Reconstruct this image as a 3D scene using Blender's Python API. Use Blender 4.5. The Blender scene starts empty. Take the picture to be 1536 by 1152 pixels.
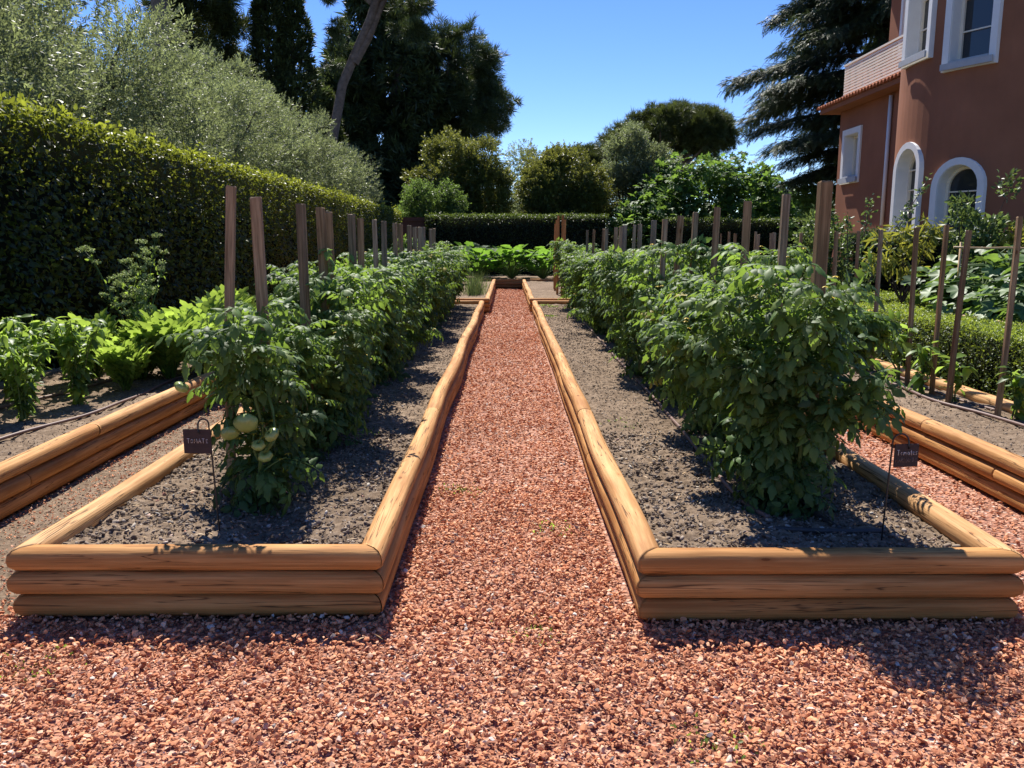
import bpy, math
import numpy as np
from mathutils import Vector, Matrix
from mathutils.noise import noise as mnoise
PI = math.pi
rs = np.random.RandomState(7)
sc = bpy.context.scene
# ------------------------------------------------------------------ camera, sky, sun
cam = bpy.data.objects.new('camera', bpy.data.cameras.new('camera'))
sc.collection.objects.link(cam); sc.camera = cam
cam.data.lens = 29.133; cam.data.sensor_width = 36; cam.data.clip_start = 0.05; cam.data.clip_end = 3000
cam.location = (0, 0, 1.5)
cam.rotation_euler = (math.radians(90 - 9.724), 0, math.radians(-0.2726))
SUN_EL, SUN_AZ = math.radians(54), math.radians(-12.5)     # azimuth from +Y towards +X
w = bpy.data.worlds.new('World'); sc.world = w; w.use_nodes = True
nt = w.node_tree; sky = nt.nodes.new('ShaderNodeTexSky'); sky.sky_type = 'NISHITA'; sky.sun_disc = False
sky.sun_elevation = SUN_EL; sky.sun_rotation = SUN_AZ; sky.air_density = 0.8; sky.dust_density = 0.0; sky.ozone_density = 4.2
bg = nt.nodes['Background']; bg.inputs[1].default_value = 0.1
hsv = nt.nodes.new('ShaderNodeHueSaturation'); hsv.inputs['Saturation'].default_value = 1.2; hsv.inputs['Hue'].default_value = 0.515; nt.links.new(sky.outputs[0], hsv.inputs['Color']); nt.links.new(hsv.outputs[0], bg.inputs[0])
sl = bpy.data.lights.new('sun', 'SUN'); sl.energy = 5.0; sl.angle = math.radians(0.5); sl.color = (1, 0.95, 0.87)
so = bpy.data.objects.new('sun', sl); sc.collection.objects.link(so)
sd = Vector((math.sin(SUN_AZ) * math.cos(SUN_EL), math.cos(SUN_AZ) * math.cos(SUN_EL), math.sin(SUN_EL)))
so.rotation_euler = (-sd).to_track_quat('-Z', 'Y').to_euler()
so.location = (-6, 20, 30)
sc.view_settings.view_transform = 'Standard'; sc.view_settings.look = 'None'
sc.view_settings.exposure = 0.9; sc.view_settings.gamma = 1.0
sc.cycles.max_bounces = 6; sc.cycles.transmission_bounces = 4; sc.cycles.diffuse_bounces = 3

# ------------------------------------------------------------------ helpers
def tag(o, label=None, cat=None, group=None, kind=None):
    if label: o['label'] = label
    if cat: o['category'] = cat
    if group: o['group'] = group
    if kind: o['kind'] = kind
    return o
def empty(name, loc=(0, 0, 0), label=None, cat=None, group=None, rz=0):
    o = bpy.data.objects.new(name, None); sc.collection.objects.link(o)
    o.location = loc; o.rotation_euler = (0, 0, rz); o.empty_display_size = 0.1
    return tag(o, label, cat, group)
def copy_tree(o, parent=None):
    c = o.copy(); sc.collection.objects.link(c)
    if parent: c.parent = parent
    for ch in list(o.children): copy_tree(ch, c)
    return c
def nrm(a): return a / np.maximum(np.linalg.norm(a, axis=-1, keepdims=True), 1e-9)
def frame(D, N):
    Y = nrm(D); X = np.cross(Y, N); b = np.linalg.norm(X, axis=-1) < 1e-4
    X[b] = np.cross(Y[b], np.array([0.3, 0.5, 0.8])); X = nrm(X); return X, Y, np.cross(X, Y)
class MB:
    def __init__(s): s.V = []; s.F = []; s.R = []; s.W = []; s.n = 0
    def add(s, V, F, rnd=0.5, wc=None, mi=0):
        V = np.asarray(V, float)
        s.V.append(V)
        for k, arr in F.items():
            if len(arr): s.F.append((np.asarray(arr, np.int64) + s.n, mi))
        s.R.append(np.broadcast_to(np.asarray(rnd, float), (len(V),)).copy())
        s.W.append(np.zeros((len(V), 3)) if wc is None else np.asarray(wc, float))
        s.n += len(V)
    def scatter(s, t, P, D, N, S, rnd):
        TV, TF = t; n = len(TV); P = np.asarray(P, float); m = len(P)
        if m == 0: return
        X, Y, Z = frame(np.asarray(D, float), np.asarray(N, float))
        S = np.broadcast_to(np.asarray(S, float), (m,))
        out = P[:, None] + S[:, None, None] * (TV[None, :, 0, None] * X[:, None] + TV[None, :, 1, None] * Y[:, None] + TV[None, :, 2, None] * Z[:, None])
        off = (np.arange(m) * n)[:, None, None]
        F = {k: (np.asarray(a)[None] + off).reshape(-1, k) for k, a in TF.items()}
        s.add(out.reshape(-1, 3), F, np.repeat(np.broadcast_to(rnd, (m,)), n))
    def build(s, name, mats, parent=None, smooth=True):
        me = bpy.data.meshes.new(name)
        V = np.concatenate(s.V); me.vertices.add(len(V)); me.vertices.foreach_set('co', V.astype(np.float32).ravel())
        li = np.concatenate([a.ravel() for a, _ in s.F]); tot = np.concatenate([np.full(len(a), a.shape[1]) for a, _ in s.F])
        st = np.concatenate([[0], np.cumsum(tot)[:-1]])
        me.loops.add(len(li)); me.loops.foreach_set('vertex_index', li.astype(np.int32))
        me.polygons.add(len(tot)); me.polygons.foreach_set('loop_start', st.astype(np.int32))
        me.polygons.foreach_set('material_index', np.concatenate([np.full(len(a), mi) for a, mi in s.F]).astype(np.int32))
        me.polygons.foreach_set('use_smooth', np.full(len(tot), smooth))
        me.update(calc_edges=True)
        a = me.attributes.new('rnd', 'FLOAT', 'POINT'); a.data.foreach_set('value', np.concatenate(s.R).astype(np.float32))
        W = np.concatenate(s.W)
        if W.any():
            a = me.attributes.new('wc', 'FLOAT_VECTOR', 'POINT'); a.data.foreach_set('vector', W.astype(np.float32).ravel())
        for m in (mats if isinstance(mats, (list, tuple)) else [mats]): me.materials.append(m)
        o = bpy.data.objects.new(name, me); sc.collection.objects.link(o)
        if parent: o.parent = parent
        return o
    def tube(s, pts, rad, k=8, rnd=0.5, cap=True, mi=0, seed=0.0):
        P = np.asarray(pts, float); m = len(P); rad = np.broadcast_to(np.asarray(rad, float), (m,))
        T = np.gradient(P, axis=0); T = nrm(T)
        ref = np.array([0.0, 0, 1]) if abs(T[:, 2]).mean() < 0.8 else np.array([0.0, 1, 0])
        X = nrm(np.cross(np.broadcast_to(ref, T.shape), T)); Y = np.cross(T, X)
        a = np.arange(k) * 2 * PI / k
        V = P[:, None] + rad[:, None, None] * (np.cos(a)[None, :, None] * X[:, None] + np.sin(a)[None, :, None] * Y[:, None])
        al = np.concatenate([[0], np.cumsum(np.linalg.norm(np.diff(P, axis=0), axis=1))])
        wc = np.stack([np.broadcast_to(al[:, None], (m, k)), np.broadcast_to((a * rad.mean())[None], (m, k)), np.full((m, k), seed)], -1)
        i = np.arange(m - 1)[:, None] * k; j = np.arange(k)[None]; j2 = (j + 1) % k
        Q = np.stack([i + j, i + j2, i + k + j2, i + k + j], -1).reshape(-1, 4)
        F = {4: Q}
        if cap: F[k] = np.concatenate([F.get(k, np.zeros((0, k), int)), np.array([np.arange(k)[::-1], (m - 1) * k + np.arange(k)])]) if k == 4 else np.array([np.arange(k)[::-1], (m - 1) * k + np.arange(k)])
        s.add(V.reshape(-1, 3), F, rnd, wc.reshape(-1, 3), mi)
    def box(s, lo, hi, rnd=0.5, mi=0, M=None):
        x0, y0, z0 = lo; x1, y1, z1 = hi
        V = np.array([[x0, y0, z0], [x1, y0, z0], [x1, y1, z0], [x0, y1, z0], [x0, y0, z1], [x1, y0, z1], [x1, y1, z1], [x0, y1, z1]], float)
        wc = V.copy()
        if M is not None: V = V @ M[0].T + M[1]
        s.add(V, {4: np.array([[3, 2, 1, 0], [4, 5, 6, 7], [0, 1, 5, 4], [1, 2, 6, 5], [2, 3, 7, 6], [3, 0, 4, 7]])}, rnd, wc, mi)

_perm = rs.permutation(512)
def vnoise(x, y, z=None):
    """value noise, vectorised, about -1..1"""
    z = np.zeros_like(x) if z is None else z
    def h(i, j, k): return ((np.sin(i * 127.1 + j * 311.7 + k * 74.7) * 43758.5453) % 1.0) * 2 - 1
    xi, yi, zi = np.floor(x), np.floor(y), np.floor(z); u, v, t = x - xi, y - yi, z - zi
    u, v, t = u * u * (3 - 2 * u), v * v * (3 - 2 * v), t * t * (3 - 2 * t)
    r = 0
    for a in (0, 1):
        for b in (0, 1):
            for c in (0, 1):
                r = r + h(xi + a, yi + b, zi + c) * (u if a else 1 - u) * (v if b else 1 - v) * (t if c else 1 - t)
    return r
ORD = ['first', 'second', 'third', 'fourth', 'fifth', 'sixth', 'seventh', 'eighth', 'ninth', 'tenth', 'eleventh', 'twelfth', 'thirteenth', 'fourteenth', 'fifteenth', 'sixteenth', 'seventeenth', 'eighteenth', 'nineteenth', 'twentieth', 'twenty-first', 'twenty-second', 'twenty-third', 'twenty-fourth', 'twenty-fifth', 'twenty-sixth', 'twenty-seventh', 'twenty-eighth', 'twenty-ninth', 'thirtieth']
def rv(n, s=1.0): return rs.normal(0, s, (n, 3))

# ------------------------------------------------------------------ materials
def mat(name):
    m = bpy.data.materials.new(name); m.use_nodes = True; t = m.node_tree
    return m, t, t.nodes['Principled BSDF'], t.nodes['Material Output']
def node(t, typ, **kw):
    n = t.nodes.new(typ)
    for k, v in kw.items():
        if k in n.inputs: n.inputs[k].default_value = v
        else: setattr(n, k, v)
    return n
def ramp(t, src, stops):
    r = t.nodes.new('ShaderNodeValToRGB'); e = r.color_ramp.elements
    while len(e) > 1: e.remove(e[-1])
    e[0].position, e[0].color = stops[0][0], (*stops[0][1], 1)
    for p, c in stops[1:]:
        x = e.new(p); x.color = (*c, 1)
    t.links.new(src, r.inputs[0]); return r
def mixc(t, mode, fac, a, b):
    n = t.nodes.new('ShaderNodeMix'); n.data_type = 'RGBA'; n.blend_type = mode
    for s, v in ((n.inputs[0], fac), (n.inputs[6], a), (n.inputs[7], b)):
        if hasattr(v, 'default_value') or hasattr(v, 'links'): t.links.new(v, s)
        elif isinstance(v, (int, float)): s.default_value = v
        else: s.default_value = (*v, 1)
    return n.outputs[2]
def attr(t, name): return node(t, 'ShaderNodeAttribute', attribute_name=name)
def leaf_mat(name, stops, trans, tfac=0.35, rough=0.45, spec=0.4):
    m, t, b, out = mat(name)
    r = ramp(t, attr(t, 'rnd').outputs['Fac'], stops)
    nz = node(t, 'ShaderNodeTexNoise', Scale=9.0, Detail=3.0); tc = node(t, 'ShaderNodeTexCoord'); t.links.new(tc.outputs['Object'], nz.inputs['Vector'])
    rr = ramp(t, nz.outputs['Fac'], [(0.3, (0.72, 0.74, 0.7)), (0.7, (1.15, 1.12, 1.1))])
    col = mixc(t, 'MULTIPLY', 1.0, r.outputs[0], rr.outputs[0])
    t.links.new(col, b.inputs['Base Color']); b.inputs['Roughness'].default_value = rough; b.inputs['Specular IOR Level'].default_value = spec
    tr = node(t, 'ShaderNodeBsdfTranslucent'); rt = ramp(t, attr(t, 'rnd').outputs['Fac'], [(0, tuple(x * 0.35 for x in trans)), (0.5, tuple(x * 0.75 for x in trans)), (1, tuple(min(.9, x * 1.25) for x in trans))]); t.links.new(mixc(t, 'MULTIPLY', 1.0, rr.outputs[0], rt.outputs[0]), tr.inputs['Color'])
    mx = node(t, 'ShaderNodeMixShader'); mx.inputs[0].default_value = tfac
    t.links.new(b.outputs[0], mx.inputs[1]); t.links.new(tr.outputs[0], mx.inputs[2]); t.links.new(mx.outputs[0], out.inputs[0])
    return m
def bump(t, b, height, strength, dist):
    n = node(t, 'ShaderNodeBump', Strength=strength, Distance=dist); t.links.new(height, n.inputs['Height']); t.links.new(n.outputs[0], b.inputs['Normal'])
def wood_mat(name, c0, c1, crack=(0.05, 0.025, 0.01), sx=2.0, sy=40.0, rough=0.72, crk=0.85, knots=True):
    m, t, b, out = mat(name)
    a = attr(t, 'wc'); mp = node(t, 'ShaderNodeMapping'); mp.inputs['Scale'].default_value = (sx, sy, 7.3); t.links.new(a.outputs['Vector'], mp.inputs['Vector'])
    n1 = node(t, 'ShaderNodeTexNoise', Scale=1.0, Detail=6.0, Roughness=0.6); t.links.new(mp.outputs[0], n1.inputs['Vector'])
    r1 = ramp(t, n1.outputs['Fac'], [(0.25, tuple(x * .92 for x in c0)), (0.42, c0), (0.62, c1)])
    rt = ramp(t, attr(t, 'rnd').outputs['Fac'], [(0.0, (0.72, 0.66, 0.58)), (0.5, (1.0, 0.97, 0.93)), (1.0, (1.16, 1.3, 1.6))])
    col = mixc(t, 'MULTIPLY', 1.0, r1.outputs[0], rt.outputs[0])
    mp3 = node(t, 'ShaderNodeMapping'); mp3.inputs['Scale'].default_value = (1.3, 3.0, 3.1); t.links.new(a.outputs['Vector'], mp3.inputs['Vector'])
    n3 = node(t, 'ShaderNodeTexNoise', Scale=1.0, Detail=4.0); t.links.new(mp3.outputs[0], n3.inputs['Vector'])
    r3 = ramp(t, n3.outputs['Fac'], [(0.3, (0.62, 0.54, 0.46)), (0.55, (1.0, 1.0, 0.97)), (0.75, (1.12, 1.16, 1.16))])
    col = mixc(t, 'MULTIPLY', 0.85, col, r3.outputs[0])
    if knots:
        mk = node(t, 'ShaderNodeMapping'); mk.inputs['Scale'].default_value = (3.4, 10.0, 5.0); t.links.new(a.outputs['Vector'], mk.inputs['Vector'])
        vo = node(t, 'ShaderNodeTexVoronoi', Scale=1.0, Randomness=1.0); t.links.new(mk.outputs[0], vo.inputs['Vector'])
        rk = ramp(t, vo.outputs['Distance'], [(0.0, (0.2, 0.12, 0.08)), (0.035, (0.5, 0.36, 0.26)), (0.05, (0.3, 0.2, 0.14)), (0.075, (0.85, 0.78, 0.7)), (0.2, (1, 1, 1))])
        col = mixc(t, 'MULTIPLY', 0.9, col, rk.outputs[0])
    mc = node(t, 'ShaderNodeMapping'); mc.inputs['Scale'].default_value = (0.9, 30.0, 11.0); t.links.new(a.outputs['Vector'], mc.inputs['Vector'])
    nc = node(t, 'ShaderNodeTexNoise', Scale=1.0, Detail=3.0, Roughness=0.55, Distortion=0.4); t.links.new(mc.outputs[0], nc.inputs['Vector'])
    rc = ramp(t, nc.outputs['Fac'], [(0.483, (1, 1, 1)), (0.497, (0, 0, 0)), (0.505, (0, 0, 0)), (0.519, (1, 1, 1))])
    mg = ramp(t, n3.outputs['Fac'], [(0.42, (1, 1, 1)), (0.5, (0, 0, 0))])
    cm = mixc(t, 'ADD', 1.0, rc.outputs[0], mg.outputs[0])
    inv = node(t, 'ShaderNodeInvert'); t.links.new(cm, inv.inputs['Color'])
    mm = node(t, 'ShaderNodeMath', operation='MULTIPLY'); t.links.new(inv.outputs[0], mm.inputs[0]); mm.inputs[1].default_value = crk; mm.use_clamp = True
    col = mixc(t, 'MIX', mm.outputs[0], col, crack)
    t.links.new(col, b.inputs['Base Color']); b.inputs['Roughness'].default_value = rough; b.inputs['Specular IOR Level'].default_value = 0.14
    bump(t, b, n1.outputs['Fac'], 0.6, 0.005)
    return m
def plain(name, c, rough=0.7, nscale=None, amt=0.25, spec=0.3, bumpd=0, metallic=0):
    m, t, b, out = mat(name); b.inputs['Roughness'].default_value = rough; b.inputs['Specular IOR Level'].default_value = spec; b.inputs['Metallic'].default_value = metallic
    if nscale:
        tc = node(t, 'ShaderNodeTexCoord'); n = node(t, 'ShaderNodeTexNoise', Scale=nscale, Detail=6.0, Roughness=0.62); t.links.new(tc.outputs['Object'], n.inputs['Vector'])
        r = ramp(t, n.outputs['Fac'], [(0.25, tuple(x * (1 - amt) for x in c)), (0.75, tuple(x * (1 + amt) for x in c))]); t.links.new(r.outputs[0], b.inputs['Base Color'])
        if bumpd: bump(t, b, n.outputs['Fac'], 0.5, bumpd)
    else: b.inputs['Base Color'].default_value = (*c, 1)
    return m
M = {}
M['log'] = wood_mat('log_wood', (0.43, 0.208, 0.074), (0.585, 0.315, 0.125))
M['stake'] = wood_mat('stake_wood', (0.21, 0.135, 0.075), (0.38, 0.255, 0.15), sx=3, sy=90, crk=0.35, rough=0.75)
M['stake_grey'] = wood_mat('stake_grey_wood', (0.18, 0.135, 0.09), (0.33, 0.25, 0.17), sx=3, sy=90, crk=0.4, rough=0.8)
M['stake_new'] = wood_mat('stake_new_wood', (0.36, 0.16, 0.06), (0.5, 0.25, 0.1), sx=3, sy=90, crk=0.2)
M['cane'] = plain('cane', (0.45, 0.3, 0.15), 0.5, 20, 0.2)
M['bark'] = plain('bark', (0.085, 0.065, 0.05), 0.9, 14, 0.6, 0.1, 0.03)
M['bark_pine'] = plain('bark_pine', (0.145, 0.112, 0.094), 0.9, 5, 0.5, 0.1, 0.05)
M['stem'] = plain('stem', (0.09, 0.14, 0.035), 0.55, 30, 0.3)
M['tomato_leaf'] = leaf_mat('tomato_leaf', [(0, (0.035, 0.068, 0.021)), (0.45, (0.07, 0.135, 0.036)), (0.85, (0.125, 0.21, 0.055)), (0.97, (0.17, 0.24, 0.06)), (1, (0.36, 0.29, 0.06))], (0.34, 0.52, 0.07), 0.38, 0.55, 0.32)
M['pepper_leaf'] = leaf_mat('pepper_leaf', [(0, (0.055, 0.115, 0.025)), (0.6, (0.11, 0.205, 0.04)), (1, (0.18, 0.27, 0.05))], (0.46, 0.66, 0.1), 0.46, 0.45, 0.35)
M['celery_leaf'] = leaf_mat('celery_leaf', [(0, (0.065, 0.14, 0.025)), (0.6, (0.13, 0.245, 0.04)), (1, (0.24, 0.32, 0.06))], (0.5, 0.7, 0.1), 0.46, 0.5)
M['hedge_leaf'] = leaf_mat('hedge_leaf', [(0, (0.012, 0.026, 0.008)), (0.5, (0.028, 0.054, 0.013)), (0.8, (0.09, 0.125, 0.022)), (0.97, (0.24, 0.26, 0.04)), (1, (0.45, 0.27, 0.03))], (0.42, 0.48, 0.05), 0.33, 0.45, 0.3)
M['hedge_core'] = plain('hedge_core', (0.012, 0.014, 0.008), 1.0, 12, 0.5, 0.0)
M['back_leaf'] = leaf_mat('back_leaf', [(0, (0.012, 0.025, 0.008)), (0.7, (0.03, 0.055, 0.014)), (1, (0.06, 0.09, 0.02))], (0.2, 0.28, 0.04), 0.25, 0.45)
M['box_leaf'] = leaf_mat('box_leaf', [(0, (0.04, 0.07, 0.014)), (0.6, (0.1, 0.155, 0.025)), (1, (0.19, 0.25, 0.04))], (0.42, 0.52, 0.06), 0.33, 0.45)
M['yew_leaf'] = leaf_mat('yew_leaf', [(0, (0.008, 0.018, 0.008)), (1, (0.028, 0.05, 0.016))], (0.08, 0.13, 0.03), 0.2, 0.5)
M['olive_leaf'] = leaf_mat('olive_leaf', [(0, (0.08, 0.1, 0.05)), (0.5, (0.15, 0.178, 0.095)), (0.8, (0.22, 0.25, 0.145)), (1, (0.33, 0.36, 0.25))], (0.44, 0.52, 0.2), 0.37, 0.5, 0.45)
M['dark_needle'] = leaf_mat('dark_needle', [(0, (0.03, 0.048, 0.02)), (0.7, (0.062, 0.09, 0.034)), (1, (0.115, 0.15, 0.05))], (0.16, 0.22, 0.055), 0.2, 0.5, 0.3)
M['pine_needle'] = leaf_mat('pine_needle', [(0, (0.03, 0.045, 0.016)), (0.7, (0.055, 0.075, 0.024)), (1, (0.1, 0.115, 0.035))], (0.16, 0.2, 0.04), 0.28, 0.5, 0.3)
M['cedar_needle'] = leaf_mat('cedar_needle', [(0, (0.034, 0.055, 0.03)), (0.6, (0.066, 0.1, 0.052)), (1, (0.115, 0.16, 0.075))], (0.12, 0.17, 0.06), 0.25, 0.5, 0.3)
M['photinia_leaf'] = leaf_mat('photinia_leaf', [(0, (0.045, 0.075, 0.02)), (0.6, (0.09, 0.13, 0.03)), (0.9, (0.16, 0.18, 0.04)), (1, (0.27, 0.17, 0.05))], (0.4, 0.42, 0.07), 0.33, 0.42)
M['bright_leaf'] = leaf_mat('bright_leaf', [(0, (0.03, 0.065, 0.02)), (0.6, (0.06, 0.12, 0.035)), (1, (0.12, 0.2, 0.06))], (0.34, 0.52, 0.1), 0.38, 0.5, 0.3)
M['fig_leaf'] = leaf_mat('fig_leaf', [(0, (0.045, 0.09, 0.026)), (0.6, (0.085, 0.165, 0.045)), (1, (0.15, 0.25, 0.07))], (0.34, 0.56, 0.08), 0.36, 0.55, 0.22)
M['squash_leaf'] = leaf_mat('squash_leaf', [(0, (0.055, 0.11, 0.033)), (0.6, (0.1, 0.18, 0.055)), (1, (0.19, 0.27, 0.12))], (0.28, 0.45, 0.07), 0.35, 0.5, 0.4)
M['courgette_leaf'] = leaf_mat('courgette_leaf', [(0, (0.035, 0.085, 0.02)), (0.6, (0.06, 0.14, 0.03)), (1, (0.12, 0.2, 0.06))], (0.28, 0.52, 0.06), 0.42, 0.6, 0.2)
M['peach_leaf'] = leaf_mat('peach_leaf', [(0, (0.07, 0.11, 0.02)), (0.6, (0.14, 0.19, 0.03)), (1, (0.3, 0.24, 0.05))], (0.45, 0.45, 0.06), 0.4, 0.42)
M['apple_leaf'] = leaf_mat('apple_leaf', [(0, (0.05, 0.09, 0.03)), (0.6, (0.1, 0.16, 0.05)), (1, (0.2, 0.26, 0.11))], (0.26, 0.36, 0.08), 0.33, 0.42)
M['grass_blade'] = leaf_mat('grass_blade', [(0, (0.07, 0.12, 0.04)), (1, (0.16, 0.22, 0.08))], (0.25, 0.34, 0.1), 0.3, 0.45)
M['flower'] = leaf_mat('flower_yellow', [(0, (0.6, 0.4, 0.02)), (1, (0.75, 0.55, 0.05))], (0.7, 0.5, 0.04), 0.3, 0.6)
M['umbel'] = leaf_mat('umbel_flower', [(0, (0.3, 0.38, 0.12)), (1, (0.5, 0.55, 0.25))], (0.4, 0.5, 0.15), 0.3, 0.6)
M['stucco'] = plain('stucco', (0.275, 0.114, 0.063), 0.9, 1.1, 0.17, 0.15, 0.0)
M['white'] = plain('white_paint', (0.72, 0.71, 0.69), 0.6, 6, 0.05)
M['cream'] = plain('cream_paint', (0.8, 0.72, 0.58), 0.55, 6, 0.05)
M['sill'] = plain('sill_shade', (0.4, 0.41, 0.42), 0.7, 10, 0.1)  # blue-grey shading from the sky is painted into the sill colour
M['tile'] = plain('roof_tile', (0.42, 0.16, 0.08), 0.8, 7, 0.35, 0.2)
M['glass'] = plain('window_glass', (0.025, 0.03, 0.035), 0.04, None, 0, 0.6)
M['shutter'] = plain('shutter', (0.42, 0.4, 0.34), 0.6)
M['pipe'] = plain('drip_pipe', (0.16, 0.095, 0.075), 0.5, 30, 0.25, 0.4)
M['pipe_black'] = plain('drip_pipe_dark', (0.05, 0.045, 0.042), 0.45, 30, 0.3, 0.4)
M['iron'] = plain('dark_iron', (0.015, 0.014, 0.014), 0.45, None, 0, 0.5)
M['slate'] = plain('slate_plate', (0.042, 0.026, 0.023), 0.7, 40, 0.3)
M['chalk'] = plain('chalk', (0.62, 0.56, 0.5), 0.8)
M['chalk_faint'] = plain('chalk_faint', (0.2, 0.15, 0.13), 0.8)
M['tomato_green'] = plain('green_tomato', (0.25, 0.31, 0.085), 0.3, 14, 0.18, 0.5)
M['redwall'] = plain('red_wall', (0.11, 0.05, 0.036), 0.9, 3, 0.2)
def ground_mats():
    m, t, b, out = mat('gravel_bed')
    tc = node(t, 'ShaderNodeTexCoord'); v = node(t, 'ShaderNodeTexVoronoi', Scale=52.0); t.links.new(tc.outputs['Object'], v.inputs['Vector'])
    r = ramp(t, node_sep(t, v.outputs['Color']), [(0, (0.18, 0.075, 0.045)), (0.35, (0.36, 0.15, 0.09)), (0.75, (0.46, 0.225, 0.14)), (0.96, (0.58, 0.36, 0.26)), (1, (0.6, 0.5, 0.44))])
    n = node(t, 'ShaderNodeTexNoise', Scale=1.3, Detail=4.0); t.links.new(tc.outputs['Object'], n.inputs['Vector'])
    rr = ramp(t, n.outputs['Fac'], [(0.3, (0.85, 0.82, 0.8)), (0.7, (1.08, 1.06, 1.05))])
    t.links.new(mixc(t, 'MULTIPLY', 1.0, r.outputs[0], rr.outputs[0]), b.inputs['Base Color']); b.inputs['Roughness'].default_value = 0.9
    bump(t, b, v.outputs['Distance'], 1.0, 0.02); bump_flip = t.nodes[-2]
    M['gravel_bed'] = m
    m, t, b, out = mat('gravel_stone')
    r = ramp(t, attr(t, 'rnd').outputs['Fac'], [(0, (0.26, 0.105, 0.06)), (0.2, (0.42, 0.17, 0.09)), (0.5, (0.54, 0.24, 0.125)), (0.8, (0.64, 0.325, 0.18)), (0.965, (0.68, 0.42, 0.28)), (0.985, (0.6, 0.5, 0.42)), (0.993, (0.64, 0.6, 0.54)), (0.996, (0.28, 0.24, 0.22)), (1, (0.17, 0.15, 0.15))])
    tc = node(t, 'ShaderNodeTexCoord'); n = node(t, 'ShaderNodeTexNoise', Scale=90.0, Detail=3.0); t.links.new(tc.outputs['Object'], n.inputs['Vector'])
    rr = ramp(t, n.outputs['Fac'], [(0.3, (0.82, 0.78, 0.76)), (0.7, (1.12, 1.1, 1.08))])
    n5 = node(t, 'ShaderNodeTexNoise', Scale=1.6, Detail=5.0); t.links.new(tc.outputs['Object'], n5.inputs['Vector']); r5 = ramp(t, n5.outputs['Fac'], [(0.3, (0.98, 0.95, 0.92)), (0.7, (1.22, 1.22, 1.18))])
    t.links.new(mixc(t, 'MULTIPLY', 1.0, mixc(t, 'MULTIPLY', 1.0, r.outputs[0], rr.outputs[0]), r5.outputs[0]), b.inputs['Base Color']); b.inputs['Roughness'].default_value = 0.85; b.inputs['Specular IOR Level'].default_value = 0.2
    M['gravel_stone'] = m
    m, t, b, out = mat('soil')
    tc = node(t, 'ShaderNodeTexCoord'); n = node(t, 'ShaderNodeTexNoise', Scale=26.0, Detail=8.0, Roughness=0.7); t.links.new(tc.outputs['Object'], n.inputs['Vector'])
    r = ramp(t, n.outputs['Fac'], [(0.3, (0.1, 0.07, 0.047)), (0.5, (0.205, 0.15, 0.107)), (0.7, (0.32, 0.247, 0.185))])
    n2 = node(t, 'ShaderNodeTexNoise', Scale=1.1, Detail=3.0); t.links.new(tc.outputs['Object'], n2.inputs['Vector'])
    rr = ramp(t, n2.outputs['Fac'], [(0.3, (0.78, 0.76, 0.72)), (0.7, (1.12, 1.1, 1.06))])
    t.links.new(mixc(t, 'MULTIPLY', 1.0, r.outputs[0], rr.outputs[0]), b.inputs['Base Color']); b.inputs['Roughness'].default_value = 1.0; b.inputs['Specular IOR Level'].default_value = 0.1
    bump(t, b, n.outputs['Fac'], 0.9, 0.015)
    M['soil'] = m
    m, t, b, out = mat('soil_crumb')
    r = ramp(t, attr(t, 'rnd').outputs['Fac'], [(0, (0.09, 0.066, 0.048)), (0.5, (0.19, 0.145, 0.11)), (0.9, (0.29, 0.235, 0.185)), (0.96, (0.38, 0.33, 0.27)), (0.985, (0.5, 0.46, 0.4)), (1, (0.36, 0.17, 0.11))])
    t.links.new(r.outputs[0], b.inputs['Base Color']); b.inputs['Roughness'].default_value = 1.0; b.inputs['Specular IOR Level'].default_value = 0.1
    M['soil_crumb'] = m
    m, t, b, out = mat('meadow')
    tc = node(t, 'ShaderNodeTexCoord'); n = node(t, 'ShaderNodeTexNoise', Scale=0.6, Detail=8.0); t.links.new(tc.outputs['Object'], n.inputs['Vector'])
    r = ramp(t, n.outputs['Fac'], [(0.35, (0.05, 0.065, 0.025)), (0.65, (0.13, 0.11, 0.06))]); t.links.new(r.outputs[0], b.inputs['Base Color']); b.inputs['Roughness'].default_value = 1.0
    M['meadow'] = m
def node_sep(t, col):
    s = t.nodes.new('ShaderNodeSeparateColor'); t.links.new(col, s.inputs[0]); return s.outputs[0]
ground_mats()

# ------------------------------------------------------------------ ground, paths
def sheet(name, x0, x1, y0, y1, z, m, kind='structure', label=None):
    b = MB(); b.add([[x0, y0, z], [x1, y0, z], [x1, y1, z], [x0, y1, z]], {4: np.array([[0, 1, 2, 3]])})
    o = b.build(name, m); tag(o, label, None, None, kind); return o
sheet('ground', -900, 900, -900, 1500, -0.05, M['meadow'])
sheet('gravel_path', -5.2, 4.1, -3.0, 28.0, -0.018, M['gravel_bed'])

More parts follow.
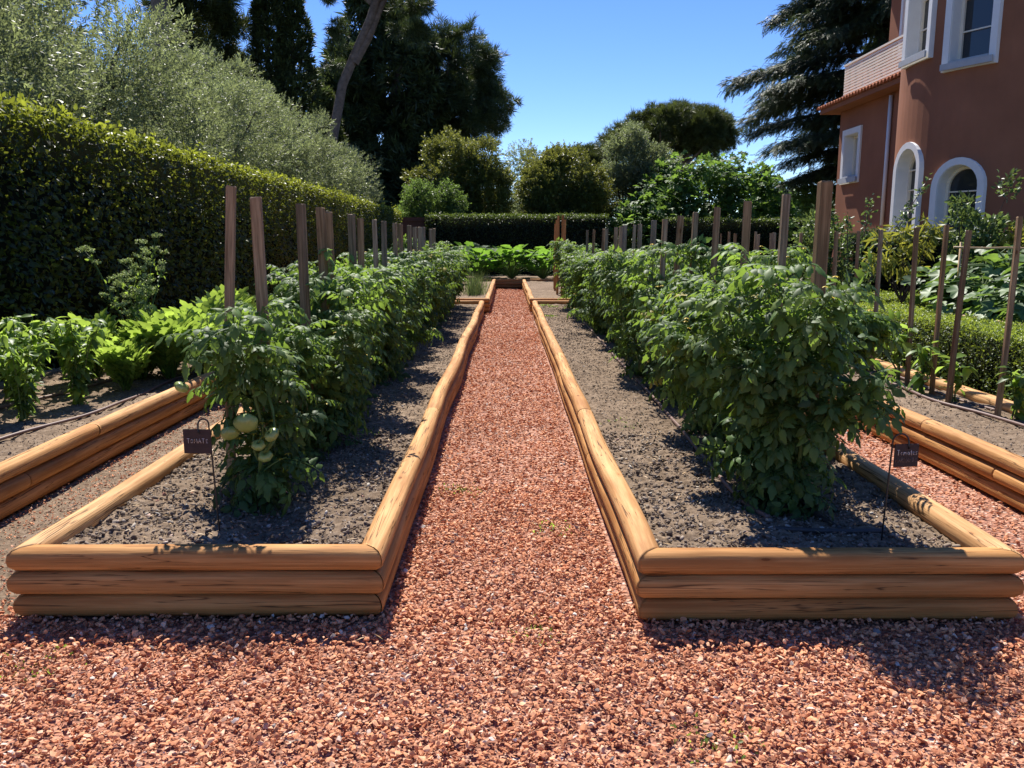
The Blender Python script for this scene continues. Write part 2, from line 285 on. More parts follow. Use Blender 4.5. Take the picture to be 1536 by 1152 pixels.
sheet('earth_path', -2.78, -2.0, 3.2, 17.0, -0.013, M['soil'])
def stone_templates(n, flat=0.55):
    import bmesh
    T = []
    for i in range(n):
        bm = bmesh.new()
        p = rs.normal(0, 1, (12, 3)); p = nrm(p) * rs.uniform(0.82, 1.08, (12, 1)) * np.array([1.0, rs.uniform(0.6, 0.9), rs.uniform(0.28, flat - .02)])
        for q in p: bm.verts.new(q * 0.5)
        r = bmesh.ops.convex_hull(bm, input=bm.verts)
        bmesh.ops.delete(bm, geom=[v for v in bm.verts if not v.link_faces], context='VERTS')
        bm.verts.index_update()
        V = np.array([v.co[:] for v in bm.verts]); F = np.array([[v.index for v in f.verts] for f in bm.faces if len(f.verts) == 3])
        bm.free(); T.append((V, {3: F}))
    return T
STONES = stone_templates(20)
def scatter_stones(mb, P, S, tilt=0.35, rnd=None):
    n = len(P); idx = rs.randint(0, len(STONES), n); a = rs.uniform(0, 2 * PI, n)
    D = np.stack([np.cos(a), np.sin(a), rs.normal(0, tilt, n)], 1); N = np.stack([rs.normal(0, tilt, n), rs.normal(0, tilt, n), np.ones(n)], 1)
    rnd = rs.uniform(0, 1, n) if rnd is None else rnd
    for k in range(len(STONES)):
        q = idx == k; mb.scatter(STONES[k], P[q], D[q], N[q], S[q], rnd[q])
def region(n, x0, x1, y0, y1): return np.stack([rs.uniform(x0, x1, n), rs.uniform(y0, y1, n)], 1)
def inbed(p, m=0.0):
    x, y = p[:, 0], p[:, 1]
    f = ((x > -2.03 + m) & (x < -0.5 - m) | (x > 0.5 + m) & (x < 2.04 - m)) & (y > 3.14 + m) & (y < 27)
    g = ((x < -2.75) | (x > 2.86)) & (y > 2.6)
    return f | g
g = MB()
for n, x0, x1, y0, y1, s0, s1 in ((30000, -2.2, 2.2, 1.8, 3.25, 0.008, 0.017), (7000, -0.5, 0.5, 3.1, 5, 0.008, 0.018), (17000, -2.4, 2.4, 1.75, 3.25, 0.014, 0.034), (2500, -3.6, 3.6, 0.6, 1.75, 0.018, 0.036), (5200, -0.5, 0.5, 3.1, 5, 0.013, 0.032), (5200, -0.5, 0.5, 5, 8, 0.014, 0.033),
                                 (6500, -0.5, 0.5, 8, 14, 0.018, 0.038), (6500, -0.5, 0.5, 14, 27, 0.025, 0.045), (4200, -2.78, -2.0, 3.0, 8.0, 0.01, 0.022), (5200, 2.0, 2.9, 3.0, 9.0, 0.014, 0.034), (1500, -3.4, -2.4, 2.0, 3.1, 0.014, 0.034), (1500, 2.4, 3.4, 2.0, 3.1, 0.014, 0.034)):
    p = region(n, x0, x1, y0, y1); p = p[~inbed(p, 0.03)]; n = len(p)
    S = (rs.beta(1.6, 2.4, n) * (s1 - s0) * 1.25 + s0) * 1.0
    hz = vnoise(p[:, 0] * 2.2, p[:, 1] * 2.2) * 0.006 + vnoise(p[:, 0] * 7, p[:, 1] * 7) * 0.004
    scatter_stones(g, np.column_stack([p, hz + np.where(S < .0195, rs.uniform(-0.016, 0.0, n), rs.uniform(-0.008, 0.018, n))]), S, 0.48)
tag(g.build('gravel', M['gravel_stone'], smooth=False), 'loose terracotta coloured stone chips covering the paths', None, None, 'stuff')

# ------------------------------------------------------------------ raised beds
PROF = np.array([(math.cos(a), math.sin(a)) for a in np.linspace(0, 2 * PI, 14, endpoint=False)])
def superell(p, e=0.8): return np.sign(p) * np.abs(p) ** e
def log_mesh(A, B, outward, zc, r, rz, mA, mB, wob=0.0, wphase=0.0, tone=None):
    """log from A to B (xy); outward unit xy; mA/mB mitre factors (+1: longer outside)"""
    A = np.array(A, float); B = np.array(B, float); d = (B - A) / np.linalg.norm(B - A); A = A + d * .0035 * abs(mA); B = B - d * .0035 * abs(mB); L = np.linalg.norm(B - A); d = (B - A) / L
    n = max(4, int(L / 0.2)); seed = rs.uniform(0, 100)
    pr = PROF.copy(); pr[:, 0] = superell(pr[:, 0], 0.75); pr[:, 1] = superell(pr[:, 1], 0.85)
    ss = np.linspace(0, 1, n + 1)
    extra = 0.012 / L
    rows = []; al = []
    for s_ in np.concatenate([[0], [extra], ss[1:-1], [1 - extra], [1]]):
        k = 1.0 if 0 < s_ < 1 else 0.93
        rr = r * (1 + 0.06 * mnoise((s_ * L * 1.7, seed, 0))) * k; rzz = rz * (1 + 0.05 * mnoise((s_ * L * 1.9, seed, 5))) * k
        lat = wob * (mnoise((A[1] * 0.5 + s_ * L * 0.55, wphase, 2)) * 1.2) * min(1, s_ * L / 0.5 if mA else 1, (1 - s_) * L / 0.5 if mB else 1)
        u = pr[:, 0] * rr; v = pr[:, 1] * rzz
        end = (-mA * u) * max(0, 1 - s_ * L / 0.3) + (mB * u) * max(0, 1 - (1 - s_) * L / 0.3)
        c = A + d * s_ * L
        rows.append(np.column_stack([c[0] + outward[0] * (u + lat) + d[0] * end, c[1] + outward[1] * (u + lat) + d[1] * end, zc + v])); al.append(s_ * L)
    V = np.array(rows); m, k = V.shape[:2]
    ang = np.arange(k) / k * 2 * PI * r
    wc = np.stack([np.broadcast_to(np.array(al)[:, None] + seed, (m, k)), np.broadcast_to(ang[None], (m, k)), np.full((m, k), seed)], -1)
    i = np.arange(m - 1)[:, None] * k; j = np.arange(k)[None]; j2 = (j + 1) % k
    Q = np.stack([i + j, i + j2, i + k + j2, i + k + j], -1).reshape(-1, 4)
    if outward[0] * d[1] - outward[1] * d[0] > 0: Q = Q[:, ::-1]
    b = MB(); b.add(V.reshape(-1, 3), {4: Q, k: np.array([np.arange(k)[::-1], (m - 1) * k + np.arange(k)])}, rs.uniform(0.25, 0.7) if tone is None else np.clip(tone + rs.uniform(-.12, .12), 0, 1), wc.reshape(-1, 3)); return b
R, RZ = 0.056, 0.049
def raised_bed(x0, x1, y0, y1, label, z0=0.0, wob=0.019, seglen=2.9, sides='LRFB', courses=3, back_wob=0):
    root = empty('raised_bed', ((x0 + x1) / 2, y0, 0), label, 'raised bed', 'log edged beds')
    root_l = np.array(root.location)
    def put(b):
        b.V = [v - root_l for v in b.V]; b.build('log', M['log'], root)
    for c in range(courses):
        zc = z0 + 0.045 + c * 0.0985; ins = R + [0.006, -0.004, 0.0][c]
        for s, X, o in (('L', x0 + ins, -1), ('R', x1 - ins, 1)):
            if s not in sides: continue
            ys = [y0 + ins]; first = seglen * (0.45 + 0.25 * c) if c != 2 else seglen
            y = y0 + first
            while y < y1 - 0.8: ys.append(y); y += seglen * rs.uniform(0.9, 1.1)
            ys.append(y1 - ins)
            for a, bb in zip(ys[:-1], ys[1:]):
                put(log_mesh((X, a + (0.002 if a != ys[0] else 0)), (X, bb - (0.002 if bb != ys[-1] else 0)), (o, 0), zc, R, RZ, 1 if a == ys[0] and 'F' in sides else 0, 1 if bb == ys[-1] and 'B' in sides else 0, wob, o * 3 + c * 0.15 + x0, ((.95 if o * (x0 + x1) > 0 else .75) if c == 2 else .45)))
        for s, Y, o in (('F', y0 + ins, -1), ('B', y1 - ins, 1)):
            if s not in sides: continue
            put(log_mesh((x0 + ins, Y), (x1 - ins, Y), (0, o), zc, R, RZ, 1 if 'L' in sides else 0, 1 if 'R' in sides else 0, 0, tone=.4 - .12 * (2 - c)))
    return root
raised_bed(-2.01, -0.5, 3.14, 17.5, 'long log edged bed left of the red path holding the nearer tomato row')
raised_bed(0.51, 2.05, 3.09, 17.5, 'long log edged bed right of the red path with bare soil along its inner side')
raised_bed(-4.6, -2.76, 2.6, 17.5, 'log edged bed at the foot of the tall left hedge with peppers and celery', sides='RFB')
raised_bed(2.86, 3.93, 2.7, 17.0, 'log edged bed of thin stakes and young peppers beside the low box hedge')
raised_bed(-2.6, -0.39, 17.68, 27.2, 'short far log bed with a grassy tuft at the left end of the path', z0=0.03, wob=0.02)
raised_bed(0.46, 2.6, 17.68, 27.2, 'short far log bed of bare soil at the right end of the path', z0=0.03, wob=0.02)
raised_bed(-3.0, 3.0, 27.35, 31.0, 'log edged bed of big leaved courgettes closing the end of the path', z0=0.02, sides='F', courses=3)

def soil(x0, x1, y0, y1, z, res):
    nx, ny = int((x1 - x0) / res) + 2, int((y1 - y0) / res) + 2
    X, Y = np.meshgrid(np.linspace(x0, x1, nx), np.linspace(y0, y1, ny))
    Z = z + vnoise(X * 3, Y * 3) * 0.014 + vnoise(X * 11, Y * 11) * 0.011 + vnoise(X * 27, Y * 27) * 0.008
    if res < 0.03: Z = Z + np.maximum(vnoise(X * 52, Y * 52), -0.2) * 0.008
    i = (np.arange(ny - 1)[:, None] * nx + np.arange(nx - 1)[None]).ravel()
    b = MB(); b.add(np.column_stack([X.ravel(), Y.ravel(), Z.ravel()]), {4: np.column_stack([i, i + 1, i + nx + 1, i + nx])})
    return tag(b.build('soil', M['soil']), None, None, None, 'structure')
SZ = 0.215
soil(-1.94, -0.6, 3.24, 8.0, SZ, 0.014); soil(-1.94, -0.6, 8.0, 17.4, SZ, 0.05)
soil(0.61, 1.95, 3.19, 8.0, SZ, 0.014); soil(0.61, 1.95, 8.0, 17.4, SZ, 0.05)
soil(-4.7, -2.86, 3.0, 17.4, SZ, 0.035); soil(2.96, 3.83, 2.8, 16.9, SZ, 0.03)
soil(-2.5, -0.49, 17.78, 27.1, SZ + 0.03, 0.06); soil(0.56, 2.5, 17.78, 27.1, SZ + 0.03, 0.06)
soil(-3.0, 3.0, 27.45, 31.5, SZ + 0.02, 0.1)
soil(3.95, 12.0, 2.0, 13.0, 0.02, 0.08)
cr = MB()
for n, x0, x1, y0, y1, s0, s1 in ((13000, -1.93, -0.62, 3.26, 5.5, 0.005, 0.052), (13000, 0.63, 1.93, 3.2, 5.5, 0.005, 0.052), (9000, -1.9, -0.62, 5.5, 10, 0.008, 0.035), (9000, 0.63, 1.9, 5.5, 10, 0.008, 0.035),
                                 (5000, 0.63, 1.2, 10, 17, 0.012, 0.04), (5000, -1.2, -0.62, 10, 17, 0.012, 0.04), (7000, -4.5, -2.88, 4.0, 9, 0.006, 0.035), (6000, 2.98, 3.8, 4.2, 10, 0.006, 0.032), (800, 0.6, 1.5, 18, 26, 0.02, 0.06), (5000, -2.75, -2.03, 3.0, 9, 0.006, 0.02)):
    p = region(n, x0, x1, y0, y1); S = s0 + (s1 - s0) * rs.beta(0.9, 3.8, n)
    scatter_stones(cr, np.column_stack([p, np.where((p[:, 0] < -2.02) & (p[:, 0] > -2.77), 0.0, SZ) + vnoise(p[:, 0] * 3, p[:, 1] * 3) * 0.014 + vnoise(p[:, 0] * 11, p[:, 1] * 11) * 0.01 + S * 0.2]), S, 0.6)
tag(cr.build('soil_crumbs', M['soil_crumb'], smooth=True), 'dry grey brown clods and pebbles on the bed soil', None, None, 'stuff')

# ------------------------------------------------------------------ leaf templates
def t_leaf(w=0.5, fold=0.15, curl=0.2, rows=(0.0, 0.3, 0.65, 1.0), ww=(0.1, 1.0, 0.8, 0.0)):
    V = []; F3 = []; F4 = []
    for s, q in zip(rows, ww):
        z = -curl * s * s; y = s
        V += [(-q * w / 2, y, z + fold * q * w), (0, y, z), (q * w / 2, y, z + fold * q * w)]
    for i in range(len(rows) - 1):
        a = i * 3; F4 += [(a, a + 1, a + 4, a + 3), (a + 1, a + 2, a + 5, a + 4)]
    return np.array(V, float), {4: np.array(F4)}
T_BROAD = t_leaf(0.55, 0.2, 0.15)
T_OVATE = t_leaf(0.48, 0.15, 0.35, (0, 0.2, 0.45, 0.75, 1), (0.08, 0.85, 1.0, 0.6, 0.0))
T_NARROW = t_leaf(0.26, 0.2, 0.3)
def merge(parts):
    V = []; F = {}; n = 0
    for v, f in parts:
        for k, a in f.items(): F.setdefault(k, []).append(np.asarray(a) + n)
        V.append(v); n += len(v)
    return np.concatenate(V), {k: np.concatenate(a) for k, a in F.items()}
def xf(t, pos, D, N, s):
    X, Y, Z = frame(np.array([D], float), np.array([N], float)); v = t[0]
    return np.asarray(pos) + s * (v[:, :1] * X + v[:, 1:2] * Y + v[:, 2:] * Z), t[1]
def quad_leaf(w=0.28): return np.array([[0, 0, 0], [w / 2, 0.45, 0.03], [0, 1, -0.05], [-w / 2, 0.45, 0.03]], float), {4: np.array([[0, 1, 2, 3]])}
def t_twig(n=13, leaf=0.24, w=0.27, spread=0.8):
    P = []
    for i in range(n):
        s = (i + 1) / n; a = i * 2.4 + rs.uniform(-.4, .4); k = spread * (1.1 - 0.5 * s)
        D = np.array([math.cos(a) * k, 1 - k * 0.4, math.sin(a) * k])
        P.append(xf(quad_leaf(w), (0, s * 0.95, 0), D, rs.normal(0, 1, 3), leaf * rs.uniform(.8, 1.2)))
    return merge(P)
T_TWIG = [t_twig(13, .26, .34) for _ in range(4)]
T_BTWIG = [t_twig(11, .3, .58, .95) for _ in range(4)]
def t_tuft(n=18, w=0.07, cone=0.75):
    P = []
    for i in range(n):
        d = np.array([rs.normal(0, cone), 1.0, rs.normal(0, cone)]); d /= np.linalg.norm(d)
        P.append(xf(quad_leaf(w), rs.normal(0, .06, 3), d, rs.normal(0, 1, 3), rs.uniform(.6, 1)))
    return merge(P)
T_TUFT = [t_tuft() for _ in range(3)]
T_SPRAY = [t_tuft(12, 0.16, 0.55) for _ in range(3)]
def t_cedar():
    P = []
    for i in range(16):
        s = i / 15; sd = 1 if i % 2 else -1
        for q in range(2):
            P.append(xf(quad_leaf(0.22), (0, s * 0.8, -0.25 * s * s), (sd * (0.8 - 0.5 * s) + rs.normal(0, .15), 0.7, -0.1 - 0.3 * s + rs.normal(0, .2)), (0.1, 0, 1), 0.3 * (1 - 0.35 * s) * rs.uniform(.8, 1.2)))
    return merge(P)
T_CEDAR = [t_cedar() for _ in range(3)]
def t_lobed(lobes=5, depth=0.45, cup=0.15, jag=0):
    """palmate leaf, base at origin pointing +Y"""
    n = lobes * 4 + 1; V = [(0, 0.3, 0)]
    for i in range(n):
        a = -2.55 + 5.1 * i / (n - 1); ph = (i % 4) / 4.0
        r = [1 - depth, 1 - depth * 0.35, 1.0, 1 - depth * 0.35][(i + 0) % 4] * (1 - 0.28 * abs(a) / 2.55) * 0.62
        r *= 1 + jag * rs.uniform(-1, 1)
        x = math.sin(a) * r; y = 0.3 + math.cos(a) * r
        V.append((x, y, cup * (x * x) + 0.05 * math.cos(ph * 2 * PI) - 0.25 * max(0, y - 0.4) ** 1.5))
    F = [(0, i + 2, i + 1) for i in range(n - 1)]
    return np.array(V, float), {3: np.array(F)}
T_FIG = [t_lobed(5, 0.5, 0.2, 0.06) for _ in range(3)]
T_SQUASH = [t_lobed(5, 0.28, 0.5, 0.07) for _ in range(3)]

# ---- tomato compound leaf
def leaflet(L, wf=0.5, droop=0.5, fold=0.22, jag=0.16, curl=0.0):
    s = np.array([0, .14, .3, .46, .62, .8, 1.0]); wd = np.array([.04, .75, 1.0, .72, .66, .3, 0]) * wf / 2
    V = []; F4 = []; F3 = []
    ang = 0; y = z = 0; pr = 0; mids = []
    for i, q in enumerate(s):
        ang = -droop * q; y += (q - pr) * math.cos(ang); z += (q - pr) * math.sin(ang); pr = q
        j = jag * (1 if i % 2 else -0.4) * rs.uniform(.5, 1.3)
        h = wd[i] * (1 + j); fz = -fold * h * (1 + rs.uniform(-.4, .4)) + curl * h
        V += [(-h, y + (0.06 if i % 2 else 0), z + fz), (0, y, z + 0.015), (h, y + (0.06 if i % 2 else 0), z + fz)]
    for i in range(len(s) - 1):
        a = i * 3; F4 += [(a, a + 1, a + 4, a + 3), (a + 1, a + 2, a + 5, a + 4)]
    return np.array(V) * L, {4: np.array(F4)}
def t_tomato(droop=0.9):
    P = []; npts = 8; ss = np.linspace(0, 1, npts); ang = 0.25 - droop * ss ** 1.3
    ys = np.concatenate([[0], np.cumsum(np.cos(ang[:-1]) / (npts - 1))]); zs = np.concatenate([[0], np.cumsum(np.sin(ang[:-1]) / (npts - 1))])
    b = MB(); b.tube(np.column_stack([np.zeros(npts), ys, zs]), np.linspace(.014, .006, npts), 3, cap=False)
    P.append((b.V[0], {4: b.F[0][0]}))
    def at(s): return np.array([0, np.interp(s, ss, ys), np.interp(s, ss, zs)]), np.interp(s, ss, ang)
    for s, l in ((.2, .2), (.3, .1), (.4, .28), (.5, .1), (.6, .3), (.71, .12), (.82, .28)):
        for sd in (-1, 1):
            p, a = at(s + rs.uniform(-.03, .03)); t = np.array([0, math.cos(a), math.sin(a)]); nn = np.array([0, -math.sin(a), math.cos(a)])
            D = np.array([sd, 0, 0]) * 0.85 + t * rs.uniform(.3, .75) + nn * rs.uniform(-.6, .25)
            P.append(xf(leaflet(1, .52, rs.uniform(.2, 1.3), rs.uniform(.1, .7), .3), p + np.array([sd * .04, 0, 0]), D, nn + np.array([sd * rs.uniform(-.2, .4), 0, 0]), l * rs.uniform(.85, 1.15)))
    p, a = at(.93); P.append(xf(leaflet(1, .58, rs.uniform(.4, 1.0), .35, .3), p, (rs.normal(0, .1), math.cos(a), math.sin(a)), (0, -math.sin(a), math.cos(a)), .34))
    return merge(P)
T_TOM = [t_tomato(rs.uniform(.6, 1.7)) for _ in range(12)]

rs = np.random.RandomState(21)
# ------------------------------------------------------------------ tomato plants
def tomato_mesh(h, rad, nleaf, front=False, clear=None):
    st = MB(); fo = MB(); fl = MB()
    P, D, N, S = [], [], [], []; tips = []
    def grow(p0, d0, L, r, k, lsize):
        n = max(4, int(L / 0.1)); p = np.array(p0, float); d = np.array(d0, float); pts = [p.copy()]
        for i in range(n):
            d = nrm(d + rs.normal(0, .13, 3) + np.array([0, 0, .05])); p = p + d * L / n
            if p[2] > h * 1.0: d[2] *= 0.2
            q_ = math.hypot(p[0], p[1])
            if q_ > rad * .8: d[:2] -= p[:2] / q_ * (q_ / rad - .6)
            pts.append(p.copy())
        st.tube(pts, np.linspace(r, r * .45, len(pts)), 5, cap=False); pts = np.array(pts)
        for q in range(k):
            s = (q + rs.uniform(.2, .9)) / k; i = min(int(s * n), n - 1); pp = pts[i] * (1 - (s * n - i)) + pts[i + 1] * (s * n - i)
            az = q * 2.4 + rs.uniform(-.5, .5); out = np.array([math.cos(az), math.sin(az), 0]); c = pp * np.array([1, 1, 0]); out = nrm(out + 1.1 * c / max(rad, .1))
            P.append(pp); D.append(out * rs.uniform(.8, 1.1) + np.array([0, 0, rs.uniform(-.25, .75) if pp[2] > .35 * h else rs.uniform(-.6, .2)])); N.append(np.array([0, 0, 1.0]) + out * .35 + rs.normal(0, .42, 3)); S.append(lsize * rs.uniform(.75, 1.2))
        return pts
    for q in range(3):
        a = q * 2.1 + rs.uniform(-.4, .4)
        m = grow((.05 * math.cos(a), .05 * math.sin(a), 0), (.25 * math.cos(a), .25 * math.sin(a), 1), h * rs.uniform(.9, 1.05), .011, int(nleaf * .15), .225)
        for j in range(4):
            i = int(len(m) * rs.uniform(.2, .85)); az = rs.uniform(0, 2 * PI)
            t = grow(m[i], (math.cos(az), math.sin(az), rs.uniform(.3, 1.0)), rad * rs.uniform(.6, 1.1), .007, int(nleaf * .06), .2); tips.append(t[-1])
    P, D, N, S = map(np.array, (P, D, N, S))
    if clear is not None:
        keep = np.ones(len(P), bool)
        for t_ in (.25, .6, .95):
            q = P + nrm(D) * (S * t_)[:, None] - np.array([0, 0, 1]) * (S * .35 * t_ * t_)[:, None]; keep &= ~((q[:, 0] > clear[0]) & (q[:, 0] < clear[1]) & (q[:, 1] < clear[2]) & (q[:, 2] > clear[3]) & (q[:, 2] < clear[4]))
        P, D, N, S = P[keep], D[keep], N[keep], S[keep]
    idx = rs.randint(0, len(T_TOM), len(P))
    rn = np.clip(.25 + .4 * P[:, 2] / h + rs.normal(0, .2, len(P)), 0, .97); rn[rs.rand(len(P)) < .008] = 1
    for k in range(len(T_TOM)):
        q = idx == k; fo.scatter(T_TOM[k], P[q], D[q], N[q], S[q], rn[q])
    for t in tips:
        if rs.rand() < .7 or front:
            for j in range(rs.randint(2, 5)):
                c = t + rs.normal(0, .035, 3) + np.array([0, 0, .0])
                n5 = 5; a = np.arange(n5) * 2 * PI / n5
                fl.scatter(quad_leaf(.45), np.repeat(c[None], n5, 0), np.column_stack([np.cos(a), np.sin(a), -.35 * np.ones(n5)]), np.tile([0, 0, 1.0], (n5, 1)), .022, rs.uniform(0, 1, n5))
    return st, fo, fl
def tomato_proto(h, rad, nleaf, front=False, clear=None):
    root = empty('tomato_plant')
    st, fo, fl = tomato_mesh(h, rad, nleaf, front, clear)
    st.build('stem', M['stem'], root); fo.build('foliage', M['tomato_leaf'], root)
    if fl.n: fl.build('blossoms', M['flower'], root)
    return root
protos = [tomato_proto(rs.uniform(1.06, 1.17), .39, 300) for _ in range(6)]
front_L = tomato_proto(1.0, .22, 300, True, (-.17, .24, -.1, .2, .58)); front_R = tomato_proto(1.2, .37, 480, True)
def ribbed(r, squash=.72, ribs=7):
    b = MB(); nu, nv = 28, 12; V = []
    for i in range(nv + 1):
        th = PI * i / nv
        for j in range(nu):
            ph = 2 * PI * j / nu; k = 1 + .055 * math.cos(ribs * ph) * math.sin(th)
            rr = r * math.sin(th) * k; z = r * squash * math.cos(th) - .3 * r * math.exp(-(th / .4) ** 2)
            V.append((rr * math.cos(ph), rr * math.sin(ph), z))
    i = np.arange(nv)[:, None] * nu; j = np.arange(nu)[None]; j2 = (j + 1) % nu
    b.add(V, {4: np.stack([i + j, i + nu + j, i + nu + j2, i + j2], -1).reshape(-1, 4)}); return b
used = set()
def place_tomato(src, x, y, rz, s, label, group):
    if id(src) in used: o = copy_tree(src)
    else: used.add(id(src)); o = src
    o.location = (x, y, SZ - 0.01); o.rotation_euler = (0, 0, rz); o.scale = (s, s, s * rs.uniform(.95, 1.05)); tag(o, label, 'tomato plant', group); return o
fL = place_tomato(front_L, -1.245, 4.0, 0.0, 1.0, 'tomato plant with fat green ribbed fruit behind the TOMATE sign', 'tomato plants in the left row')
fL.scale = (1, 1, 1)
for (x, y, z, r, tilt) in ((.04, -.27, .475, .054, .5), (-.04, -.26, .425, .042, .3), (.155, -.27, .42, .036, .4), (.085, -.25, .365, .031, .2), (-.24, -.28, .645, .033, .2), (.1, -.2, .3, .034, .1)):
    c = Vector((x, y, z))
    t = ribbed(r).build('tomato', M['tomato_green'], fL); t.location = c; t.rotation_euler = (tilt + .3, rs.uniform(-.3, .3), rs.uniform(0, 6))
    b = MB(); b.tube([(0, 0, r * .35), (0.005, 0, r * .9), (.012, .01, r * 1.5)], [.005, .004, .003], 5); a = np.arange(5) * 2 * PI / 5
    b.scatter(quad_leaf(.3), np.tile([0, 0, r * .48], (5, 1)), np.column_stack([np.cos(a), np.sin(a), .1 * np.ones(5)]), np.tile([0, 0, 1.0], (5, 1)), r * .7, .5)
    b.build('calyx', M['stem'], t)
place_tomato(front_R, 1.36, 3.9, 1.1, 1.0, 'large tomato plant at the front of the right row behind the MARMANDE sign', 'tomato plants in the right row')
ys = [4.62 + i * .56 for i in range(23)]
for i, y in enumerate(ys):
    place_tomato(protos[rs.randint(6)], (-1.32 if i > 2 else -1.2) + rs.normal(0, .04), y + rs.normal(0, .05), rs.uniform(0, 6.28), rs.uniform(.95, 1.1) * (1 if i > 2 else .84 + .05 * i), ORD[i + 1] + ' tomato plant from the front in the row left of the path', 'tomato plants in the left row')
for i, y in enumerate([4.5 + i * .56 for i in range(23)]):
    place_tomato(protos[rs.randint(6)], 1.48 + rs.normal(0, .05), y + rs.normal(0, .05), rs.uniform(0, 6.28), rs.uniform(.93, 1.08), ORD[i + 1] + ' tomato plant from the front in the row right of the path', 'tomato plants in the right row')
for i, (x, y) in enumerate(((1.75, 18.4), (1.85, 19.1), (1.8, 19.8), (1.9, 20.6))):
    place_tomato(protos[i], x, y, i * 1.3, .95, ORD[i] + ' tomato plant in the far right bed behind the reddish new stakes', 'tomato plants in the far bed')

rs = np.random.RandomState(22)
# ------------------------------------------------------------------ stakes
def stake_mesh(L, a, b_, m, pointed=False):
    b = MB(); n = 9; z = np.linspace(-.25, L, n); seed = rs.uniform(0, 50); bow = rs.normal(0, .0012, 2)
    V = []; wc = []
    c = .15
    base = [(-1 + c, -1), (1 - c, -1), (1, -1 + c), (1, 1 - c), (1 - c, 1), (-1 + c, 1), (-1, 1 - c), (-1, -1 + c)]
    zz = list(z[:-1]) + [L - .006, L]
    for i, q in enumerate(zz):
        t = (q + .25) / (L + .25); k = .9 if i == len(zz) - 1 else 1.0
        ox, oy = bow * math.sin(t * PI) * 4
        for j, (x, y) in enumerate(base):
            V.append((x * a / 2 * k + ox + .001 * mnoise((q * 9, j, seed)), y * b_ / 2 * k + oy, q + (rs.uniform(-.004, .004) if i == len(zz) - 1 else 0))); wc.append((q + seed, j * a * .6, seed))
    m_ = len(zz); i = np.arange(m_ - 1)[:, None] * 8; j = np.arange(8)[None]; j2 = (j + 1) % 8
    b.add(V, {4: np.stack([i + j, i + j2, i + 8 + j2, i + 8 + j], -1).reshape(-1, 4), 8: np.array([(m_ - 1) * 8 + np.arange(8)])}, rs.uniform(.2, .9), wc)
    return b.build('wood_stake', m, smooth=False)
def stake(x, y, ztop, a, b_, label, group, lean=(0, 0), rz=None, m='stake'):
    o = stake_mesh(ztop - SZ, a, b_, M[m])
    o.location = (x - lean[0] * (ztop - SZ), y - lean[1] * (ztop - SZ), SZ); o.rotation_euler = (-lean[1], lean[0], rs.uniform(-.5, .5) if rz is None else rz)
    return tag(o, label, 'stake', group)
G1 = 'wooden stakes in the left tomato row'
stake(-1.39, 4.27, 1.78, .045, .04, 'brown square stake standing in the fruiting tomato plant, nearest stake left of the path', G1, (0.05, 0), .1)
stake(-1.3, 4.38, 1.728, .056, .045, 'wider reddish brown stake close behind the nearest stake of the left row', G1, (-.015, 0), .15)
for i, (y, z) in enumerate(((5.18, 1.73), (5.73, 1.73), (6.0, 1.71), (6.86, 1.72), (7.29, 1.70), (8.05, 1.71), (8.61, 1.71), (9.47, 1.71), (9.93, 1.71), (10.79, 1.71), (11.48, 1.70), (12.09, 1.71), (12.66, 1.72), (13.73, 1.71), (14.48, 1.73))):
    stake(-1.27, y, z, rs.uniform(.042, .054), rs.uniform(.038, .05), ORD[i + 2] + ' stake from the front in the left tomato row, weathered brown', G1, (rs.normal(0, .008), rs.normal(0, .01)), m='stake' if i % 3 else 'stake_grey')
G2 = 'wooden stakes in the right tomato row'
stake(1.54, 4.12, 1.79, .06, .05, 'thickest brown stake rising from the front tomato plant right of the path', G2, (0.0, 0), .05)
for i, (y, z) in enumerate(((4.32, 1.74), (5.02, 1.74), (5.70, 1.73), (6.38, 1.72), (6.92, 1.71), (7.62, 1.70), (8.28, 1.71), (9.02, 1.69), (9.45, 1.69), (10.09, 1.70), (10.56, 1.69), (11.01, 1.69), (12.12, 1.69), (12.46, 1.69), (13.91, 1.70), (15.08, 1.71))):
    stake(1.42, y, z, rs.uniform(.035, .048), rs.uniform(.035, .045), ORD[i + 1] + ' stake from the front in the right tomato row, weathered brown', G2, (rs.normal(0.02, .012), rs.normal(0, .01)), m='stake' if i % 3 else 'stake_grey')
G3 = 'thin stakes in the young pepper bed'
for i, (x, y, z) in enumerate(((3.7, 6.09, 1.68), (3.6, 6.55, 1.59), (3.65, 7.0, 1.64), (3.65, 7.51, 1.63), (3.65, 8.25, 1.62), (3.65, 8.74, 1.61), (3.65, 9.34, 1.62), (3.65, 9.94, 1.62), (3.65, 10.46, 1.61), (3.7, 11.82, 1.62), (3.7, 12.55, 1.65), (3.45, 10.9, 1.62), (3.4, 11.4, 1.6), (3.5, 13.3, 1.66), (3.6, 14.2, 1.64), (3.3, 12.2, 1.62))):
    stake(x, y, z, rs.uniform(.03, .04), rs.uniform(.03, .036), ORD[i] + ' thin stake from the front in the bed beside the box hedge', G3, (rs.normal(.0, .012), rs.normal(0, .01)))
G4 = 'new reddish stakes in the far right bed'
for i in range(7):
    stake(1.25 + .045 * rs.normal(), 18.3 + i * .85, 1.98 + .2 * ((i * 3) % 5) / 5, .05, .03, ORD[i] + ' tall new orange brown stake at the far end of the path', G4, (rs.normal(0.012, .006), 0), 0.0, m='stake_new')

